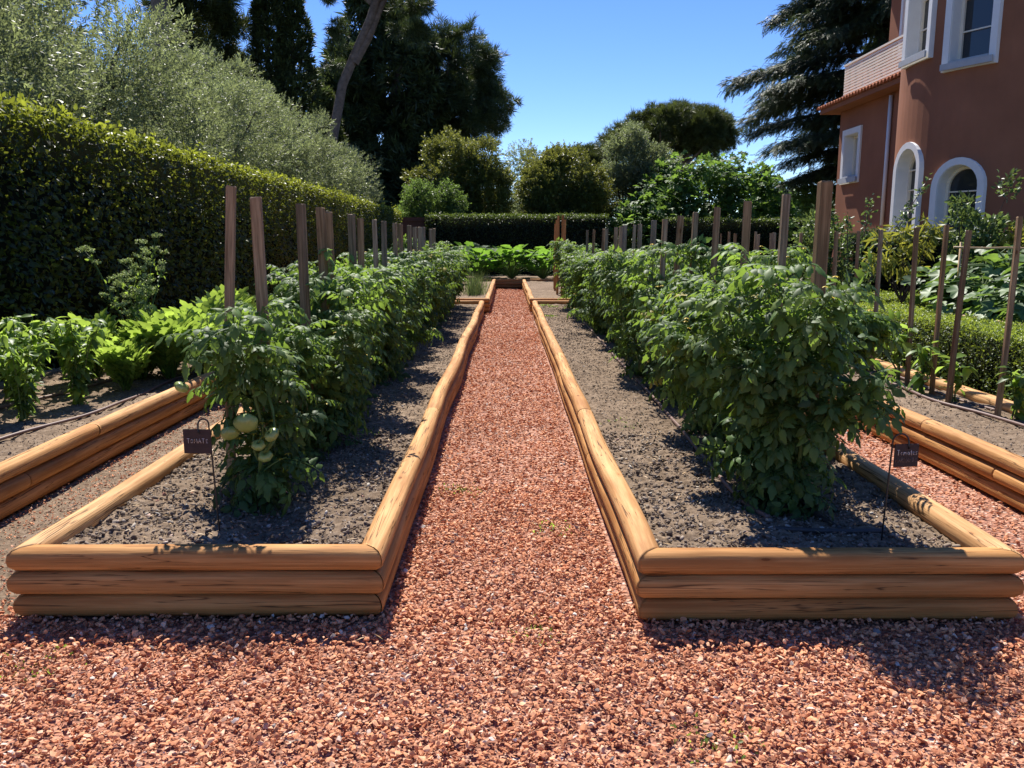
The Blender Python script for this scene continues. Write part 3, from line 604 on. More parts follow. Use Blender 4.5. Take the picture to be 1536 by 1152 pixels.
# ------------------------------------------------------------------ plant signs
STROKES = {'T': [[(0, 1), (.8, 1)], [(.4, 1), (.4, 0)]], 'O': [[(.4, .85), (.1, .65), (.08, .25), (.4, .05), (.72, .3), (.7, .65), (.4, .85)]], 'M': [[(0, 0), (.08, .95), (.45, .4), (.85, 1), (.95, 0)]],
           'A': [[(0, 0), (.4, 1), (.8, 0)], [(.15, .4), (.65, .4)]], 'E': [[(.7, .8), (.25, .85), (.1, .45), (.25, .05), (.7, .1)], [(.15, .5), (.55, .5)]], 'o': [[(.35, .6), (.05, .35), (.3, 0), (.62, .3), (.35, .6)]],
           'm': [[(0, 0), (.05, .6)], [(.05, .4), (.28, .6), (.4, .45), (.4, 0)], [(.4, .4), (.65, .6), (.8, .4), (.8, 0)]], 'a': [[(.55, .5), (.25, .6), (.02, .3), (.2, 0), (.55, .35)], [(.58, .6), (.56, .1), (.68, 0)]],
           't': [[(.25, .95), (.25, .1), (.45, 0)], [(0, .6), (.5, .62)]], 'e': [[(.05, .3), (.55, .38), (.4, .6), (.1, .5), (.08, .15), (.3, 0), (.58, .1)]], 's': [[(.5, .55), (.2, .6), (.1, .42), (.42, .22), (.35, .02), (0, .05)]],
           'R': [[(.05, 0), (.05, 1), (.55, .9), (.5, .55), (.05, .5), (.6, 0)]], 'N': [[(0, 0), (.05, 1), (.65, 0), (.7, 1)]], 'D': [[(.05, 0), (.05, 1), (.6, .75), (.6, .25), (.05, 0)]]}
WID = {'M': 1.15, 'm': 1.0, 's': .65, 't': .6, 'e': .75, 'o': .8, 'a': .8}
def lettering(b, text, x0, z0, w_, h_, r, y):
    tot = sum(WID.get(c, .95) for c in text); k = w_ / tot; x = x0
    for c in text:
        for st in STROKES[c]:
            pts = np.array([(x + p[0] * k * .85, y, z0 + p[1] * h_ + .15 * h_ * .2 * math.sin(x * 400)) for p in st]); 
            if len(pts) == 2: pts = np.array([pts[0], pts.mean(0), pts[1]])
            b.tube(pts, r, 5)
        x += WID.get(c, .95) * k
def plant_sign(loc, label, plate, lines, rod_x, hook_x, rz, lean):
    root = empty('plant_sign', loc, label, 'plant sign', 'plant signs', rz)
    x0, x1, z0, z1 = plate; b = MB(); b.box((x0, -.004, z0), (x1, .003, z1)); o = b.build('plate', M['slate'], root, smooth=False)
    md = o.modifiers.new('bevel', 'BEVEL'); md.width = .0015; md.segments = 2
    b = MB(); top = z1 + .045; R_ = abs(hook_x - rod_x) / 2; cx_ = (hook_x + rod_x) / 2
    pts = [(rod_x - lean, .012, -.12), (rod_x - lean * .5, .012, z0 * .5), (rod_x, .012, z1), (rod_x, .010, top - R_)]
    for a in np.linspace(0, PI, 9)[1:]:
        s = 1 if hook_x < rod_x else -1
        pts.append((cx_ + s * R_ * math.cos(a), .010 - .016 * a / PI, top - R_ + R_ * math.sin(a)))
    pts += [(hook_x, -.009, z1 - .004), (hook_x + .003, -.009, z1 - .016), (hook_x + .004, .002, z1 - .02)]
    b.tube(pts, .0038, 7); b.build('rod', M['iron'], root)
    for text, x, z, w_, h_, m_, r in lines:
        b = MB(); lettering(b, text, x, z, w_, h_, r, -.0048); b.build('lettering', M[m_], root)
plant_sign((-1.30, 3.52, SZ), 'dark slate sign reading TOMATE on an iron hook at the left bed front', (-.115, .008, .375, .483), [('TOMATE', -.098, .422, .098, .02, 'chalk', .0011)], -.004, -.044, -.06, -.024)
plant_sign((1.645, 3.43, SZ), 'dark slate sign reading Tomates MARMANDE on an iron hook at the right bed front', (.004, .112, .335, .435), [('Tomates', .014, .388, .094, .022, 'chalk', .0012), ('MARMANDE', .01, .356, .098, .02, 'chalk_faint', .001)], .0, .062, .1, .02)

# ------------------------------------------------------------------ drip pipes
def pipe(pts, r, label, m='pipe'):
    P = np.array(pts, float); t = np.linspace(0, 1, len(P)); n = 12 * len(P); tt = np.linspace(0, 1, n)
    Q = np.column_stack([np.interp(tt, t, P[:, i]) for i in range(3)])
    k = np.ones(9) / 9
    for i in range(3): Q[4:-4, i] = np.convolve(Q[:, i], k, 'valid')
    Q[:, 2] += vnoise(Q[:, 1] * 2, Q[:, 0] * 2 + 7) * .006 + r * .6
    b = MB(); b.tube(Q, r, 8); return tag(b.build('drip_pipe', M[m]), label, 'pipe', 'irrigation pipes')
z = SZ + .008
pipe([(1.2, 16.5, z), (1.22, 12, z), (1.2, 9, z), (1.21, 7.5, z), (1.2, 6, z), (1.18, 4.94, z), (1.16, 4.2, z), (1.17, 3.9, z), (1.22, 3.72, z)], .012, 'dark irrigation pipe along the soil beneath the right tomato row')
pipe([(1.2, 3.56, z), (1.35, 3.54, z), (1.5, 3.53, z), (1.68, 3.53, z)], .013, 'short black pipe lying across the front of the right bed', 'pipe_black')
pipe([(1.45, 3.95, z), (1.47, 3.75, z), (1.5, 3.58, z)], .011, 'short black pipe elbow beneath the front right tomato plant', 'pipe_black')
pipe([(-3.4, 4.2, z), (-3.33, 5.31, z), (-3.12, 6.17, z), (-3.1, 6.8, z), (-3.14, 7.52, z), (-3.1, 9, z)], .012, 'brown irrigation pipe between the left bed log and the peppers')
pipe([(-4.2, 5.2, z), (-3.95, 6.3, z), (-3.75, 7.2, z), (-3.6, 8.2, z), (-3.6, 9.5, z)], .012, 'brown irrigation pipe behind the peppers near the tall hedge')
pipe([(3.35, 13, z), (3.4, 9.2, z), (3.42, 8.2, z), (3.52, 7.4, z), (3.45, 6.7, z), (3.6, 6.0, z), (3.62, 5.0, z), (3.6, 4.2, z)], .013, 'pinkish brown irrigation pipe curving through the young pepper bed')
pipe([(3.75, 8.8, z), (3.74, 7.4, z), (3.66, 6.9, z), (3.74, 6.2, z)], .011, 'second brown pipe looping behind the thin stakes')

rs = np.random.RandomState(23)
# ------------------------------------------------------------------ leafy bed plants
def bush_plant(name, h, rad, nl, leaf, size, mname, hang=.5, nst=7):
    root = empty(name); st = MB(); fo = MB(); P, D, N = [], [], []
    for q in range(nst):
        a = q * 2.4; k = rs.uniform(.2, 1) ** .6 * rad if q else 0; tip = np.array([math.cos(a) * k, math.sin(a) * k, h * rs.uniform(.75, 1)])
        pts = [np.array([math.cos(a), math.sin(a), 0]) * .02 * (q > 0)]; pts += [tip * np.array([t ** 1.4, t ** 1.4, t]) + rs.normal(0, .008, 3) for t in (.25, .5, .75, 1)]
        st.tube(pts, np.linspace(.008, .003, 5), 5, cap=False); pts = np.array(pts)
        for j in range(nl // nst):
            t = rs.beta(1.6, 1.0) * 4; i = min(3, int(t)); p = pts[i] + (pts[i + 1] - pts[i]) * (t - i); az = rs.uniform(0, 2 * PI)
            P.append(p); D.append((math.cos(az), math.sin(az), rs.uniform(-hang * 1.6, .5))); N.append((math.cos(az) * .5, math.sin(az) * .5, 1))
    n = len(P); fo.scatter(leaf, np.array(P), np.array(D), np.array(N) + rv(n, .2), size * rs.uniform(.55, 1.15, n), np.clip(rs.normal(.45, .25, n) + .25 * (np.array(P)[:, 2] / h - .5), 0, 1))
    st.build('stem', M['stem'], root); fo.build('foliage', M[mname], root); return root
pp = [bush_plant('pepper_plant', .68, .24, 300, T_OVATE, .1, 'pepper_leaf', .7) for _ in range(3)]
spots = [(-3.57, 6.0, 'pepper plant with hanging pale leaves nearest the left edge beside the pipe'), (-3.48, 6.62, 'tallest bright pepper plant behind the front pepper'), (-4.0, 6.1, 'pepper plant at the left edge behind the nearest pepper'), (-4.08, 6.75, 'pepper plant between the tall pepper and the dark hedge'), (-4.3, 7.3, 'pepper plant close against the hedge behind the others'), (-3.75, 7.2, 'pepper plant between the tall pepper and the celery'), (-3.85, 6.55, 'pepper plant squeezed in the middle of the pepper group'), (-4.5, 6.5, 'pepper plant half cut by the left picture edge at the hedge foot')]
for i, (x, y, l) in enumerate(spots):
    o = pp[i] if i < 3 else copy_tree(pp[i % 3]); o.location = (x, y, SZ); o.rotation_euler = (0, 0, i * 1.7); s = (.95, 1.12, 1.05, 1.05, 1.05, 1.0, 1.0, 1.05)[i]; o.scale = (s, s, s); tag(o, l, 'pepper plant', 'pepper plants under the left hedge')
def t_celery():
    P = []
    for (y, a, s) in ((.42, 1, .2), (.42, -1, .2), (.58, .9, .22), (.58, -.9, .22), (.74, .8, .22), (.74, -.8, .22), (.85, 0.2, .26)):
        P.append(xf(t_lobed(3, .5, .3, .12), (0, y, 0), (a, 1 - abs(a) * .5, rs.uniform(-.3, .2)), (rs.normal(0, .3), 0, 1), s))
    b = MB(); b.tube([(0, 0, 0), (0, .4, .04), (0, .85, 0)], .012, 3, cap=False); P.append((b.V[0], {4: b.F[0][0]})); return merge(P)
T_CEL = [t_celery() for _ in range(3)]
def celery(h, n):
    root = empty('celery_plant'); b = MB(); a = rs.uniform(0, 2 * PI, n); k = rs.uniform(.15, .75, n)
    D = np.column_stack([np.cos(a) * k, np.sin(a) * k, np.ones(n) * .9]); P = np.column_stack([np.cos(a) * .03, np.sin(a) * .03, rs.uniform(0, h * .3, n)]); N = np.column_stack([-np.cos(a), -np.sin(a), np.ones(n) * .5]) + rv(n, .3)
    S = h * rs.uniform(.6, 1.05, n); i = rs.randint(0, 3, n); r = np.clip(rs.normal(.5, .25, n), 0, 1)
    for q in range(3): b.scatter(T_CEL[q], P[i == q], D[i == q], N[i == q], S[i == q], r[i == q])
    b.build('foliage', M['celery_leaf'], root); return root
cp = [celery(.44, 95), celery(.52, 120)]
for i, (x, y, s, l) in enumerate(((-3.35, 7.17, .85, 'small bright celery plant in front of the brown pipe'), (-3.18, 7.72, 1.05, 'full celery plant just behind the left bed log'), (-3.55, 8.1, 1.0, 'celery plant at the foot of the flowering stalks'), (-3.15, 8.5, 1.1, 'celery plant behind the full celery near the tomato leaves'), (-3.75, 8.9, 1.0, 'celery plant by the hedge behind the flowering stalks'), (-3.3, 9.4, 1.1, 'celery plant far back beside the left tomato row'), (-4.2, 8.3, .9, 'celery plant in the shade of the tall hedge'), (-2.98, 8.1, .95, 'celery plant pressed against the left bed log, under the tomato leaves'), (-3.45, 7.7, .95, 'celery plant filling the middle between the small and the full celery'), (-3.9, 7.75, 1.0, 'celery plant left of the flowering stalks behind the peppers'), (-2.97, 9.3, 1.1, 'celery plant by the bed log behind the tomato row start'), (-3.5, 10.3, 1.15, 'farthest celery plant beyond the others along the hedge'))):
    o = cp[i] if i < 2 else copy_tree(cp[i % 2]); o.location = (x, y, SZ); o.rotation_euler = (0, 0, i * 2.1); o.scale = (s, s, s); tag(o, l, 'celery plant', 'celery plants under the left hedge')
def umbel_plant():
    root = empty('flowering_celery', (-3.66, 8.2, SZ), 'tall flowering celery gone to seed with pale green umbels before the hedge', 'celery plant'); st = MB(); fl = MB(); fo = MB()
    def umb(c):
        for j in range(rs.randint(6, 10)):
            a = rs.uniform(0, 2 * PI); e = c + np.array([math.cos(a) * .035 * rs.uniform(.4, 1.2), math.sin(a) * .035, .03 + rs.uniform(-.008, .008)])
            st.tube([c, (c + e) / 2, e], .0012, 3, cap=False); n = 7
            fl.scatter(quad_leaf(.8), e + rv(n, .008), rv(n) + np.array([0, 0, .4]), rv(n), .019, rs.uniform(0, 1, n))
    for q in range(7):
        a = rs.uniform(0, 2 * PI); top = np.array([math.cos(a) * rs.uniform(.05, .5), math.sin(a) * .3, rs.uniform(.95, 1.32)])
        pts = [top * np.array([t ** 1.3, t ** 1.3, t]) for t in np.linspace(0, 1, 7)]; st.tube(pts, np.linspace(.009, .003, 7), 5, cap=False); umb(top)
        for j in range(9):
            t = rs.uniform(.4, .98); p = top * np.array([t ** 1.3, t ** 1.3, t]); az = rs.uniform(0, 2 * PI); e = p + np.array([math.cos(az) * .13, math.sin(az) * .13, rs.uniform(.06, .22)]) * rs.uniform(.5, 1.2)
            st.tube([p, (p + e) / 2 + np.array([0, 0, -.01]), e], .0022, 4, cap=False); umb(e)
            fo.scatter(T_BROAD, p + rv(3, .02), rv(3) + np.array([0, 0, .3]), rv(3), .05, rs.uniform(0, 1, 3))
    st.build('stem', M['stem'], root); fl.build('blossoms', M['umbel'], root); fo.build('foliage', M['celery_leaf'], root)
umbel_plant()
yp = [bush_plant('young_pepper_plant', .42, .13, 45, T_OVATE, .12, 'pepper_leaf', .7, 4) for _ in range(2)]
for i, (x, y, s) in enumerate(((3.76, 6.0, .95), (3.62, 6.62, 1.0), (3.58, 7.05, 1.15), (3.62, 7.6, 1.35), (3.62, 8.3, 1.2), (3.62, 8.8, 1.1), (3.62, 9.4, 1.0), (3.62, 10.0, 1.1), (3.3, 8.5, .9))):
    o = yp[i] if i < 2 else copy_tree(yp[i % 2]); o.location = (x, y, SZ); o.rotation_euler = (0, 0, i * 1.3); o.scale = (s, s, s); tag(o, ORD[i] + ' young pepper plant from the front among the thin stakes', 'pepper plant', 'young pepper plants at the thin stakes')
def grass_tuft():
    b = MB(); n = 420; a = rs.uniform(0, 2 * PI, n); k = rs.uniform(.05, .55, n)
    t = (np.array([[-.01, 0, 0], [.01, 0, 0], [.008, .5, .02], [-.008, .5, .02], [0, 1, -.12]]), {4: np.array([[0, 1, 2, 3]]), 3: np.array([[3, 2, 4]])})
    b.scatter(t, np.column_stack([rs.normal(0, .12, n), rs.normal(0, .3, n), np.zeros(n)]), np.column_stack([np.cos(a) * k, np.sin(a) * k, np.ones(n)]), rv(n), rs.uniform(.3, .62, n), rs.uniform(0, 1, n))
    o = b.build('chive_clump', M['grass_blade']); o.location = (-.82, 20.2, SZ + .03); tag(o, 'feathery grey green grassy clump in the far left bed', 'herb clump')
grass_tuft()
wd = MB(); n = 900
cl = np.array([(.25, 4.2), (-.3, 4.9), (.1, 3.0), (.9, 16.6), (.75, 17.0), (.8, 5.8), (-1.7, 2.75), (-1.0, 5.5), (.7, 14.5), (1.1, 18.6), (1.3, 19.4), (-.9, 18.5), (.62, 2.3)])
c = cl[rs.randint(0, len(cl), n)]; P = np.column_stack([c + rs.normal(0, .07, (n, 2)) * np.array([1, 1]), np.where((np.abs(c[:, 0]) > .5) & (c[:, 1] > 3.1), SZ, 0.0)])
P = np.column_stack([P[:, :2], P[:, 2]]); D = rv(n, .6) + np.array([0, 0, .6]); wd.scatter(T_BROAD, P, D, rv(n), rs.uniform(.008, .022, n) * (1 + (P[:, 1] > 12)), rs.uniform(0, 1, n))
sb = MB(); n = 130; P = np.column_stack([region(n, -2.2, 2.2, 1.9, 3.1), np.full(n, .016)]); P2 = np.column_stack([region(170, -1.9, -.65, 3.3, 6), np.full(170, SZ + .018)]); P3 = P2 * np.array([-1, 1, 1]); P = np.concatenate([P, P2, P3]); n = len(P)
sb.scatter(quad_leaf(.13), P, rv(n) * np.array([1, 1, .12]), np.tile([0, 0, 1.0], (n, 1)) + rv(n, .2), rs.uniform(.012, .055, n), rs.uniform(0, 1, n)); tag(sb.build('leaf_litter', M['cane']), 'dry straw and leaf scraps scattered on gravel and soil', None, None, 'stuff')
tag(wd.build('weeds', M['celery_leaf']), 'tiny green weeds scattered on gravel and soil', None, None, 'stuff')

rs = np.random.RandomState(24)
# ------------------------------------------------------------------ squash and courgettes
def big_leaf_plant(name, nl, h, rad, size, mname='squash_leaf', climb=0, up=0):
    root = empty(name); st = MB(); fo = MB(); P, D, N = [], [], []
    for i in range(nl):
        a = i * 2.4 + rs.uniform(-.3, .3); k = rad * math.sqrt(rs.uniform(.05, 1)); zz = h * rs.uniform(.35, 1) if not climb else h * rs.uniform(.05, 1)
        tip = np.array([math.cos(a) * k, math.sin(a) * k, zz * (1 - .25 * k / rad)]); base = np.array([0, 0, .05 if not climb else zz * .75])
        st.tube([base, (base + tip) / 2 + np.array([0, 0, .04]), tip], [.012, .009, .006], 5, cap=False)
        P.append(tip); D.append((math.cos(a), math.sin(a), rs.uniform(-.7, .2) + up)); N.append((math.cos(a) * (.3 - up + .6 * climb), math.sin(a) * (.3 - up + .6 * climb), 1 - .3 * climb))
    n = len(P); i = rs.randint(0, 3, n); P, D, N = np.array(P), np.array(D), np.array(N) + rv(n, .25); S = size * rs.uniform(.7, 1.2, n); r = rs.uniform(0, 1, n)
    for q in range(3): fo.scatter(T_SQUASH[q], P[i == q], D[i == q], N[i == q], S[i == q], r[i == q])
    st.build('stem', M['stem'], root); fo.build('foliage', M[mname], root); return root
cg = [big_leaf_plant('courgette_plant', 70, 1.1, .7, .36, 'courgette_leaf', 0, 1.0) for _ in range(2)]
k = 0
for y in (28.3, 29.8):
    for x in (-2.3, -1.1, .1, 1.2, 2.3):
        o = cg[k] if k < 2 else copy_tree(cg[k % 2]); o.location = (x + rs.normal(0, .1), y, SZ); o.rotation_euler = (0, 0, k * 1.1); s = rs.uniform(.95, 1.15); o.scale = (s, s, s)
        tag(o, ORD[k % 5] + ' courgette plant from the left in the ' + ('front' if y < 29 else 'back') + ' row beyond the path', 'courgette plant', 'courgettes at the end of the path'); k += 1
sq = [big_leaf_plant('squash_plant', 150, 1.35, .55, .22, 'squash_leaf', 1) for _ in range(2)]
for i, (x, y, s, l) in enumerate(((5.15, 8.1, .95, 'pale leaved squash climbing behind the box hedge nearest the right edge'), (5.6, 9.3, 1.15, 'tallest squash climbing to the bamboo cane at the right'), (5.25, 9.15, 1.0, 'squash plant with broad pale leaves left of the tallest one'), (5.75, 8.8, 1.05, 'squash plant half hidden at the right picture edge'), (5.35, 9.8, 1.05, 'squash plant at the left end of the climbing row, just past the box hedge end'), (5.75, 10.0, 1.15, 'squash plant rising behind the left end of the climbing row'), (6.0, 9.5, 1.15, 'squash plant under the middle of the level bamboo cane'), (5.1, 7.3, .75, 'low squash plant spreading against the back of the box hedge'))):
    o = sq[i] if i < 2 else copy_tree(sq[i % 2]); o.location = (x, y, .02); o.rotation_euler = (0, 0, i * 2.3); o.scale = (s, s, s); tag(o, l, 'squash plant', 'squash plants on the right')
for l, a, b2 in (('thin bamboo cane tied level across the stakes above the squash', (4.9, 9.2, 1.44), (6.9, 9.0, 1.42)), ('pale cane lying along the back edge of the box hedge', (4.8, 9.3, .73), (4.86, 5.4, .73))):
    b = MB(); b.tube(np.linspace(a, b2, 12) + rv(12, .004), .012, 7); tag(b.build('bamboo_cane', M['cane']), l, 'cane', 'bamboo canes')
for i, (x, y) in enumerate(((5.0, 9.25), (6.6, 9.1))):
    b = MB(); b.tube([(x, y, 0), (x, y, .75), (x, y, 1.5)], .014, 7); tag(b.build('bamboo_cane', M['cane']), ('upright cane at the near end' if i == 0 else 'upright cane at the far right end') + ' of the squash support', 'cane', 'bamboo canes')

rs = np.random.RandomState(25)
# ------------------------------------------------------------------ hedges
def hedge(name, x0, x1, y0, y1, z1, n, tmpl, size, mname, label, faces, core=.16, rough=.06, upshoot=.06, cat='hedge', z0=0.0):
    """leafy box; faces: weights of L,R,F,B,T"""
    b = MB(); A = {'L': (y1 - y0) * (z1 - z0), 'R': (y1 - y0) * (z1 - z0), 'F': (x1 - x0) * (z1 - z0), 'B': (x1 - x0) * (z1 - z0), 'T': (x1 - x0) * (y1 - y0)}
    tot = sum(A[f] * faces[f] for f in faces)
    b.box((x0 + core, y0 + core, z0), (x1 - core, y1 - core, z1 - core), mi=1)
    for f in faces:
        k = int(n * A[f] * faces[f] / tot); u, v = rs.uniform(0, 1, k), rs.uniform(0, 1, k)
        X, Y, Z = x0 + (x1 - x0) * u, y0 + (y1 - y0) * u, z0 + (z1 - z0) * v
        if f == 'L': P, O = np.column_stack([np.full(k, x0), Y, Z]), (-1, 0, 0)
        if f == 'R': P, O = np.column_stack([np.full(k, x1), Y, Z]), (1, 0, 0)
        if f == 'F': P, O = np.column_stack([X, np.full(k, y0), Z]), (0, -1, 0)
        if f == 'B': P, O = np.column_stack([X, np.full(k, y1), Z]), (0, 1, 0)
        if f == 'T': P, O = np.column_stack([X, y0 + (y1 - y0) * v, np.full(k, z1)]), (0, 0, 1)
        O = np.array(O, float)
        dn = vnoise(P[:, 0] * 1.6, P[:, 1] * 1.6, P[:, 2] * 1.6) * rough + vnoise(P[:, 0] * 6, P[:, 1] * 6, P[:, 2] * 6) * rough * .6
        dep = -np.abs(rs.normal(0, core * .5, k)) + rs.uniform(0, .02, k)
        if f == 'T': dep = dep + (rs.uniform(0, 1, k) < .25) * rs.exponential(upshoot, k)
        P = P + O * (dn + dep)[:, None]
        if f == 'T': D = rv(k, .7) + np.array([0, 0, .55]); N = rv(k, .6) + O * .8
        else: D = rv(k, .55) + O * .45 + np.array([0, 0, -.15]); N = rv(k, .55) + O * .9 + np.array([0, 0, .35])
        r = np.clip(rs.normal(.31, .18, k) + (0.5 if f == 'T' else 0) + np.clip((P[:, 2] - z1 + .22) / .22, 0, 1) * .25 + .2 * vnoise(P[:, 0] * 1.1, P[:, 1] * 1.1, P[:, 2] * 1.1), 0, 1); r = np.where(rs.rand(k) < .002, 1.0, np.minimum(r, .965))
        b.scatter(tmpl, P, D, N, size * rs.uniform(.6, 1.2, k), r)
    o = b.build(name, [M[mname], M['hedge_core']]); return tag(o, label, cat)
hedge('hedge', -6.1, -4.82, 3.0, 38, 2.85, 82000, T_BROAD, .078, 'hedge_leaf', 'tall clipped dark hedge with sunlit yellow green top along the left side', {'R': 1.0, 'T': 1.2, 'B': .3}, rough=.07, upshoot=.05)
hedge('hedge', -3.8, 4.6, 38.5, 39.8, 2.72, 16000, T_BROAD, .085, 'back_leaf', 'dark clipped hedge across the back behind the courgettes', {'F': 1, 'T': 1.3, 'L': .4, 'R': .4}, upshoot=.03)
hedge('hedge', 7.2, 15.5, 38.5, 39.8, 2.55, 13000, T_BROAD, .085, 'back_leaf', 'dark clipped back hedge right of the fig tree', {'F': 1, 'T': 1.3, 'L': .4}, upshoot=.03)
hedge('box_hedge', 4.1, 4.74, 3.6, 10.1, .74, 42000, T_BROAD, .026, 'box_leaf', 'low clipped box hedge running beside the young pepper bed', {'L': 1, 'T': 1.4, 'F': .5, 'B': .4}, core=.07, rough=.03, upshoot=.012)
hedge('box_hedge', 3.9, 5.8, 11.0, 12.1, .76, 22000, T_BROAD, .03, 'box_leaf', 'short low box hedge set crosswise behind the longer one', {'F': 1, 'T': 1.3, 'R': .5}, core=.07, rough=.03, upshoot=.012)
hedge('yew_hedge', 5.55, 11.5, 13.2, 14.0, 1.57, 16000, T_SPRAY[0], .09, 'yew_leaf', 'very dark hedge at the foot of the red house', {'F': 1, 'T': 1, 'L': .6}, rough=.05, upshoot=.02)
rs = np.random.RandomState(26)
# ------------------------------------------------------------------ trees
def crown_points(blobs, nclump, crad, per, jitter=.5, lo=.5):
    """sub-clumps on ellipsoid shells; returns leaf points, outward dirs, clump centres"""
    V = [b[1][0] * b[1][1] * b[1][2] for b in blobs]; V = np.array(V) ** .67; V /= V.sum()
    C, P, O = [], [], []
    for (c, r), f in zip(blobs, V):
        m = max(3, int(nclump * f)); d = nrm(rv(m)); k = lo + (1 - lo) * rs.uniform(0, 1, m) ** .6
        cc = np.array(c) + d * k[:, None] * np.array(r); C.append(cc)
        n = int(per); dd = nrm(rv(m * n)); rr = rs.uniform(0, 1, m * n) ** .45 * crad * np.repeat(rs.uniform(.6, 1.3, m), n)
        p = np.repeat(cc, n, 0) + dd * rr[:, None] * np.array([1, 1, .8])
        P.append(p); O.append(nrm(dd + jitter * nrm((p - np.array(c)) / np.array(r))))
    return np.concatenate(P), np.concatenate(O), np.concatenate(C)
def limbs(b, base, C, r0, fork, k=14, wob=.15):
    base = np.array(base, float); fork = np.array(fork, float)
    m = [base + (fork - base) * t + (rv(1, wob)[0] * (1, 1, .2) if 0 < t < 1 else 0) for t in np.linspace(0, 1, 5)]
    m[0] = base; rad = np.linspace(r0, r0 * .7, 5); rad[0] = r0 * 1.25; b.tube(m, rad, 9, cap=False)
    for c in C[rs.choice(len(C), min(k, len(C)), False)]:
        s = fork + (m[3] - fork) * rs.uniform(0, .7); mid = (s + c) / 2 + rv(1, .12 * np.linalg.norm(c - s))[0] * .6 + np.array([0, 0, .05 * np.linalg.norm(c - s)])
        q = [s * (1 - t) ** 2 + 2 * mid * t * (1 - t) + c * t * t for t in np.linspace(0, 1, 6)]; b.tube(q, np.linspace(r0 * .45, r0 * .08, 6), 6, cap=False)
def tree(name, label, cat, base, fork, r0, blobs, nclump, crad, per, tmpls, size, mname, group=None, up=.3, bark='bark', k=14, lo=.5, jitter=.5, droop=0, flat=None):
    root = empty(name, base, label, cat, group)
    P, O, C = crown_points(blobs, nclump, crad, per, jitter, lo); n = len(P)
    b = MB(); limbs(b, (0, 0, -.1), C, r0, fork, k); b.build('trunk', M[bark], root)
    D = O + rv(n, .4) + np.array([0, 0, up - droop]); N = rv(n) if flat is None else rv(n, .3) + np.array(flat)
    i = rs.randint(0, len(tmpls), n); S = size * rs.uniform(.65, 1.2, n); cn = vnoise(P[:, 0] * 1.3, P[:, 1] * 1.3, P[:, 2] * 1.3); r = np.clip(.45 + rs.normal(0, .2, n) + .2 * cn, 0, 1)
    f = MB()
    for q in range(len(tmpls)): f.scatter(tmpls[q], P[i == q], D[i == q], N[i == q], S[i == q], r[i == q])
    f.build('crown', M[mname], root); return root
GO = 'olive trees behind the left hedge'
OB = [((0, 0, 4.6), (2.3, 2.4, 1.9)), ((-.9, 1.0, 4.0), (1.6, 1.7, 1.5)), ((1.0, -1.2, 3.6), (1.5, 1.8, 1.5)), ((.4, 1.4, 3.2), (1.4, 1.6, 1.3))]
olA = tree('olive_tree', 'grey green olive tree with a dark trunk behind the hedge nearest the left edge', 'olive tree', (-8.1, 11.2, 0), (0, 0, 2.1), .19, OB, 120, .5, 66, T_TWIG, .3, 'olive_leaf', GO, up=.5, k=16, lo=.55)
olB = tree('olive_tree', 'broad olive tree with a forked trunk showing above the hedge', 'olive tree', (-8.3, 15.6, 0), (.2, -.1, 2.3), .2, OB[:2] + [((1.2, .6, 3.7), (1.6, 1.7, 1.5)), ((0, -1.6, 3.4), (1.5, 1.5, 1.4))], 120, .5, 66, T_TWIG, .3, 'olive_leaf', GO, up=.5, k=16, lo=.55)
for i, (x, y, s, rz, l) in enumerate(((-8.0, 20.3, 1.0, 2.0, 'olive tree in the middle of the olive row, before the dark cypresses'), (-8.2, 25.0, 1.02, 4.1, 'lighter olive tree whose top stands before the leaning pine trunk'), (-7.9, 30.5, .98, 1.0, 'olive tree sloping down towards the end of the left hedge'), (-7.6, 36.5, .9, 3.0, 'pale silvery olive tree at the far end of the left hedge'), (-8.6, 7.2, 1.05, 5.2, 'sunlit olive branches in the top left corner'), (-11.5, 18.0, 1.1, .7, 'olive tree standing behind the front olive row'))):
    o = copy_tree((olA, olB)[i % 2]); o.location = (x, y, 0); o.rotation_euler = (0, 0, rz); s *= .95; o.scale = (s, s, s); tag(o, l, 'olive tree', GO)
# dark conifers and pines, left centre
tree('dark_conifer', 'tall blackish conifer rising out of the picture left of the blue sky', 'conifer', (-8.75, 62.5, -.375), (0, 0, 9), .4,
     [((0, 0, 16), (2.2, 2.4, 4.5)), ((.2, 0, 11), (3.0, 3, 3.4)), ((-1.2, 0, 6.5), (3.6, 3, 3.6)), ((1.2, 0, 4), (3.2, 3, 3.2))], 190, .95, 34, T_SPRAY, .75, 'dark_needle', up=-.05, bark='bark_pine', lo=.55)
tree('pine_tree', 'rounded dark pine with a bumpy crown against the blue sky', 'pine', (-4.5, 65, -.375), (-.3, 0, 7), .4,
     [((.5, 0, 11.7), (2.6, 2.4, 2.4)), ((1.2, 0, 9.3), (2.4, 2.4, 1.6)), ((-1.4, 0, 7.2), (2.2, 2.4, 2.4)), ((-1, 0, 4.6), (2.6, 2.4, 2.4))], 210, .8, 40, T_TUFT, .6, 'dark_needle', up=.2, bark='bark_pine', lo=.55)
tree('dark_conifer', 'dark bushy conifer low behind the light green shrub', 'conifer', (-12, 60, -.375), (0, 0, 4), .3,
     [((0, 0, 5.5), (2.4, 2.4, 3.6)), ((.5, 0, 9), (1.7, 2, 2.6)), ((2.6, 0, 3.8), (2, 2, 2.6))], 120, .8, 34, T_SPRAY, .7, 'dark_needle', up=.0, bark='bark_pine', lo=.5)
